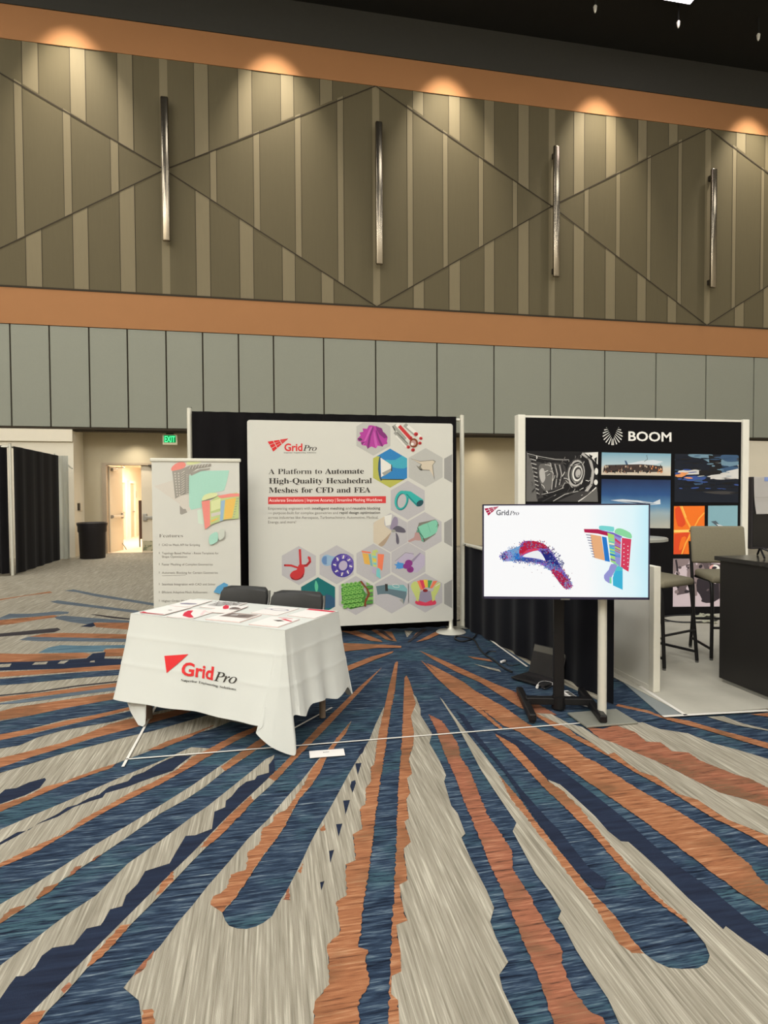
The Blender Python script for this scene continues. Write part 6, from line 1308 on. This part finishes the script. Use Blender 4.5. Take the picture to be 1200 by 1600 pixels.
# monitor on the counter
mY = 4.12
pm = Plane((0, mY, 0), (0, -1, 0)); ml_, mt_, mb_ = pm.pt(1174.5, 800).x, pm.pt(1178, 745).z, pm.pt(1178, 858).z
mo = thing('monitor', 'black monitor with papers taped on it, standing on counter', 'monitor', (ml_+.36, mY, kz))
mw = .78
bm = B(); bx(bm, ml_, ml_+mw, mY, mY+.04, mb_, mt_, .006); wpart('housing', bm, M_blk, mo)
bm = B(); bx(bm, ml_+.012, ml_+mw-.012, mY-.002, mY, mb_+.02, mt_-.012); wpart('screen', bm, mat('dark_screen', (20, 19, 21), .2, spec=.5), mo)
for xx in (ml_+.10, ml_+mw-.10):
    bm = B(); tube(bm, [(xx-.09, mY-.12, kz+.008), (xx, mY+.02, mb_+.01), (xx+.09, mY+.14, kz+.008)], .008, 8); wpart('leg', bm, M_bmetal, mo)
bm = B(); xx = ml_+.10; tube(bm, [(xx, mY+.02, mb_+.01), (xx+.1, mY-.12, kz+.008)], .008, 8); wpart('leg_brace', bm, M_bmetal, mo)
px0, px1 = pm.pt(1176.5, 800).x, pm.pt(1205, 800).x+.06
pp = thing('notice_paper', 'white sheet of paper taped to the monitor', 'paper', ((px0+px1)/2, mY-.01, pm.pt(1190, 770).z))
bm = B(); vs = []
nz_ = 8; zt_, zb_ = pm.pt(1178, 745).z, pm.pt(1190, 803).z
for i in range(nz_+1):
    z = zt_+(zb_-zt_)*i/nz_; cv = .012*(i/nz_)**2
    vs.append([bm.verts.new((px0+.015*(i/nz_)**3, mY-.006-cv, z)), bm.verts.new((px1, mY-.006-cv*.7, z))])
for a, b in zip(vs, vs[1:]): bm.faces.new((a[0], a[1], b[1], b[0]))
bmesh.ops.solidify(bm, geom=bm.faces[:], thickness=.001); bmesh.ops.recalc_face_normals(bm, faces=bm.faces)
wpart('sheet', bm, M_paper, pp, smooth=True)
bm = B(); zz = pm.pt(1180, 777).z; bx(bm, px0+.01, px1, mY-.0115, mY-.0095, zz-.001, zz+.001); wpart('fold_line', bm, M_pale_txt, pp)
bm = B(); a = pm.pt(1195, 748); bx(bm, a.x-.01, a.x+.03, mY-.0085, mY-.0065, a.z-.02, a.z+.012); wpart('tape_piece', bm, mat('blue_tape', (120, 140, 190), .5), pp)
# bar stools
M_seat = mat('stool_taupe_fabric', (118, 112, 94), .9, var=.06, scale=60, spec=.15, bump=.1)
def bar_stool(loc, rz, label, back=True):
    t = thing('bar_stool', label, 'stool', loc, rz, group='bar stools on the grey carpet')
    SH, W, D = .775, .46, .42
    bm = B(); box(bm, (0, 0, SH), (W, D, .07), None, .028, seg=3)
    for v in bm.verts: v.co.z += -.02*((v.co.x/(W/2))**2) + .012*(v.co.y/(D/2))
    part('seat', bm, M_seat, t, smooth=True)
    if back:
        bm = B(); box(bm, (0, D/2+.035, SH+.27), (W+.05, .05, .37), Matrix.Rotation(math.radians(-8), 4, 'X'), .024, seg=3)
        for v in bm.verts: v.co.y += -.04*(1-(v.co.x/(W/2))**2)*-1-.02
        part('backrest', bm, M_seat, t, smooth=True)
    for sx in (-1, 1):
        bm = B(); tube(bm, crom([(sx*(W/2+.01), -D/2-.02, .018), (sx*(W/2-.005), -D/2+.01, .45), (sx*(W/2-.01), -D/2+.03, SH-.12), (sx*(W/2-.015), -D/2+.07, SH-.05), (sx*(W/2-.02), 0, SH-.045), (sx*(W/2-.02), D/2, SH-.045)], 5), .016, 9)
        lg_ = part('front_leg', bm, M_bmetal, t, smooth=True)
        bm = B(); cyl(bm, (sx*(W/2+.01), -D/2-.02, 0), (sx*(W/2+.01), -D/2-.02, .02), .014, n=10); part('glide', bm, M_frame, lg_)
        bm = B(); tube(bm, crom([(sx*(W/2+.01), D/2+.04, .018), (sx*(W/2), D/2+.0, .45), (sx*(W/2+.005), D/2+.03, SH)]+([(sx*(W/2+.012), D/2+.06, SH+.3)] if back else [(sx*(W/2-.02), D/2-.03, SH-.03)])[:1], 5), .016, 9)
        lg_ = part('rear_leg', bm, M_bmetal, t, smooth=True)
        bm = B(); cyl(bm, (sx*(W/2+.01), D/2+.04, 0), (sx*(W/2+.01), D/2+.04, .02), .014, n=10); part('glide', bm, M_frame, lg_)
        bm = B(); tube(bm, [(sx*(W/2+.005), -D/2-.015, .10), (sx*(W/2+.005), D/2+.035, .10)], .013, 8); part('side_stretcher', bm, M_bmetal, t, smooth=True)
    bm = B(); tube(bm, [(-W/2, -D/2-.005, .30), (W/2, -D/2-.005, .30)], .012, 8); part('footrest', bm, M_bmetal, t, smooth=True)
    bm = B(); tube(bm, [(-W/2, D/2+.02, .30), (W/2, D/2+.02, .30)], .013, 8); part('rear_stretcher', bm, M_bmetal, t, smooth=True)
    return t
f1, f2 = fl(1041, 1049), fl(1086, 1038)
# the near stool faces the counter; its right side shows two legs at f1, f2
d12 = (f2-f1); d12.z = 0; ang = math.atan2(d12.y, d12.x)
c1 = Vector((3.52, 4.86, .014))
fm = (f1+f2)/2; nn = Vector((-d12.y, d12.x, 0)).normalized()
bar_stool((fm.x+nn.x*.23, fm.y+nn.y*.23, .014), ang, 'backless taupe bar stool between the low white partition and the other stool', back=False)
f3 = fl(1113, 1034)
bar_stool((4.33, 4.98, .014), math.radians(-17), 'taupe bar stool facing forward beside the black counter')
# cocktail table
ctp = aty(1012, 839, 5.35)
t = thing('cocktail_table', 'round high table with grey top, half hidden by the television', 'table', (ctp.x-.14, 5.35, .014))
hz = ctp.z
bm = B(); lathe(bm, [(.28, hz-.05), (.30, hz-.045), (.30, hz-.02), (.29, hz-.012), (.01, hz-.012)], n=40); part('top', bm, mat('table_top_grey', (150, 150, 142), .4), t, smooth=True)
bm = B(); cyl(bm, (0, 0, .03), (0, 0, hz-.05), .035, n=16); part('column', bm, M_bmetal, t)
bm = B(); lathe(bm, [(.21, 0), (.21, .012), (.05, .035), (.03, .05)], n=32); part('base', bm, M_bmetal, t, smooth=True)
# bits on the booth floor
def gf(x, y, z=.02): return fl(x, y, z)
bm = B(); c = gf(1078, 967); pts = [(c.x+.34*math.cos(a), c.y+.22*math.sin(a), .026+.004*math.sin(3*a)) for a in [i*math.pi/18 for i in range(36)]]
tube(bm, pts, .009, 7, True); tag(obj('cable_loop', bm, M_cable, smooth=True), 'loop of black cable on the grey carpet behind the stool', 'cable')
M_pale = mat('crumpled_pale', (206, 206, 186), .7, var=.08)
for (x, y, sx, sy, rz, lb) in ((1096, 962, .34, .2, .2, 'pale crumpled paper on the cable loop behind the stool'), (1104, 972, .22, .12, -.4, 'smaller pale crumpled paper in front of the cable loop')):
    c = gf(x, y); bm = B(); n = 10; g = [[bm.verts.new((-sx/2+sx*i/n, -sy/2+sy*j/n, .012+.03*random.random()*(1-abs(i/n-.5)*1.6))) for j in range(7)] for i in range(n+1)]
    for i in range(n):
        for j in range(6): bm.faces.new((g[i][j], g[i+1][j], g[i+1][j+1], g[i][j+1]))
    bmesh.ops.solidify(bm, geom=bm.faces[:], thickness=.002)
    o = tag(obj('crumpled_paper', bm, M_pale), lb, 'paper'); o.location = (c.x, c.y, .012); o.rotation_euler = (0, 0, rz)
c = gf(1026, 973); t = thing('adapter_box', 'small black adapter box on grey carpet beside the low partition', 'adapter', (c.x, c.y, .014), .2)
bm = B(); bx(bm, -.09, .06, -.04, .04, 0, .05, .006); part('case', bm, M_blk, t)
bm = B(); tube(bm, [(.06, 0, .02), (.12, .02, .01), (.2, -.01, .008)], .005, 6); part('lead', bm, M_cable, t)
cable('power_cable', [(1021, 992), (1030, 996), (1037, 1000)], .009, 'short black cable on grey carpet beside the near stool', z=.024)
# ================================================================== LIGHT
def area(name, loc, size, energy, color=(1, .988, .948), rot=(0, 0, 0), sy=None):
    l = bpy.data.lights.new(name, 'AREA'); l.shape = 'RECTANGLE'; l.size = size; l.size_y = sy or size; l.energy = energy; l.color = color
    o = bpy.data.objects.new(name, l); COL.objects.link(o); o.location = loc; o.rotation_euler = rot; return o
def spot(name, loc, tgt, energy, ang, blend=1.0, color=(1, .90, .74), r=.08):
    l = bpy.data.lights.new(name, 'SPOT'); l.energy = energy; l.spot_size = math.radians(ang); l.spot_blend = blend; l.color = color; l.shadow_soft_size = r
    o = bpy.data.objects.new(name, l); COL.objects.link(o); o.location = loc
    o.rotation_euler = (Vector(tgt)-Vector(loc)).to_track_quat('-Z', 'Y').to_euler(); return o
for y, e in ((-12.5, 640), (-7, 440), (-1, 180), (5, 110), (11, 130)):
    for x in (-14, -7.5, -1, 5.5, 12, 19): area('hall_light', (x, y, 15.0), 2.4, e*(1.9 if x < -5 else .85))
for x in (-10, -4.9, .25, 5.1, 9.9, 15.2, 20.3):
    spot('wall_washer', (x, WY-1.4, 15.0), (x, WY, 10.9), 2300, 54, 1.0)
area('corridor_light', (-3.9, 21.8, 2.7), .9, 260, (1, .9, .78), sy=5.5)
spot('hall_downlight', (-4.5, 13.2, 15.0), (-4.5, 13.2, 0), 1500, 34, 1.0, (1, .92, .78), .3)
spot('recess_downlight', (-3.62, 17.25, 3.32), (-3.62, 17.25, 0), 130, 120)
spot('recess_downlight', (6.4, 17.25, 3.32), (6.4, 17.25, 0), 60, 120)
w = bpy.data.worlds.new('world'); SC.world = w; w.use_nodes = True
w.node_tree.nodes['Background'].inputs[0].default_value = (.5, .48, .44, 1); w.node_tree.nodes['Background'].inputs[1].default_value = .05
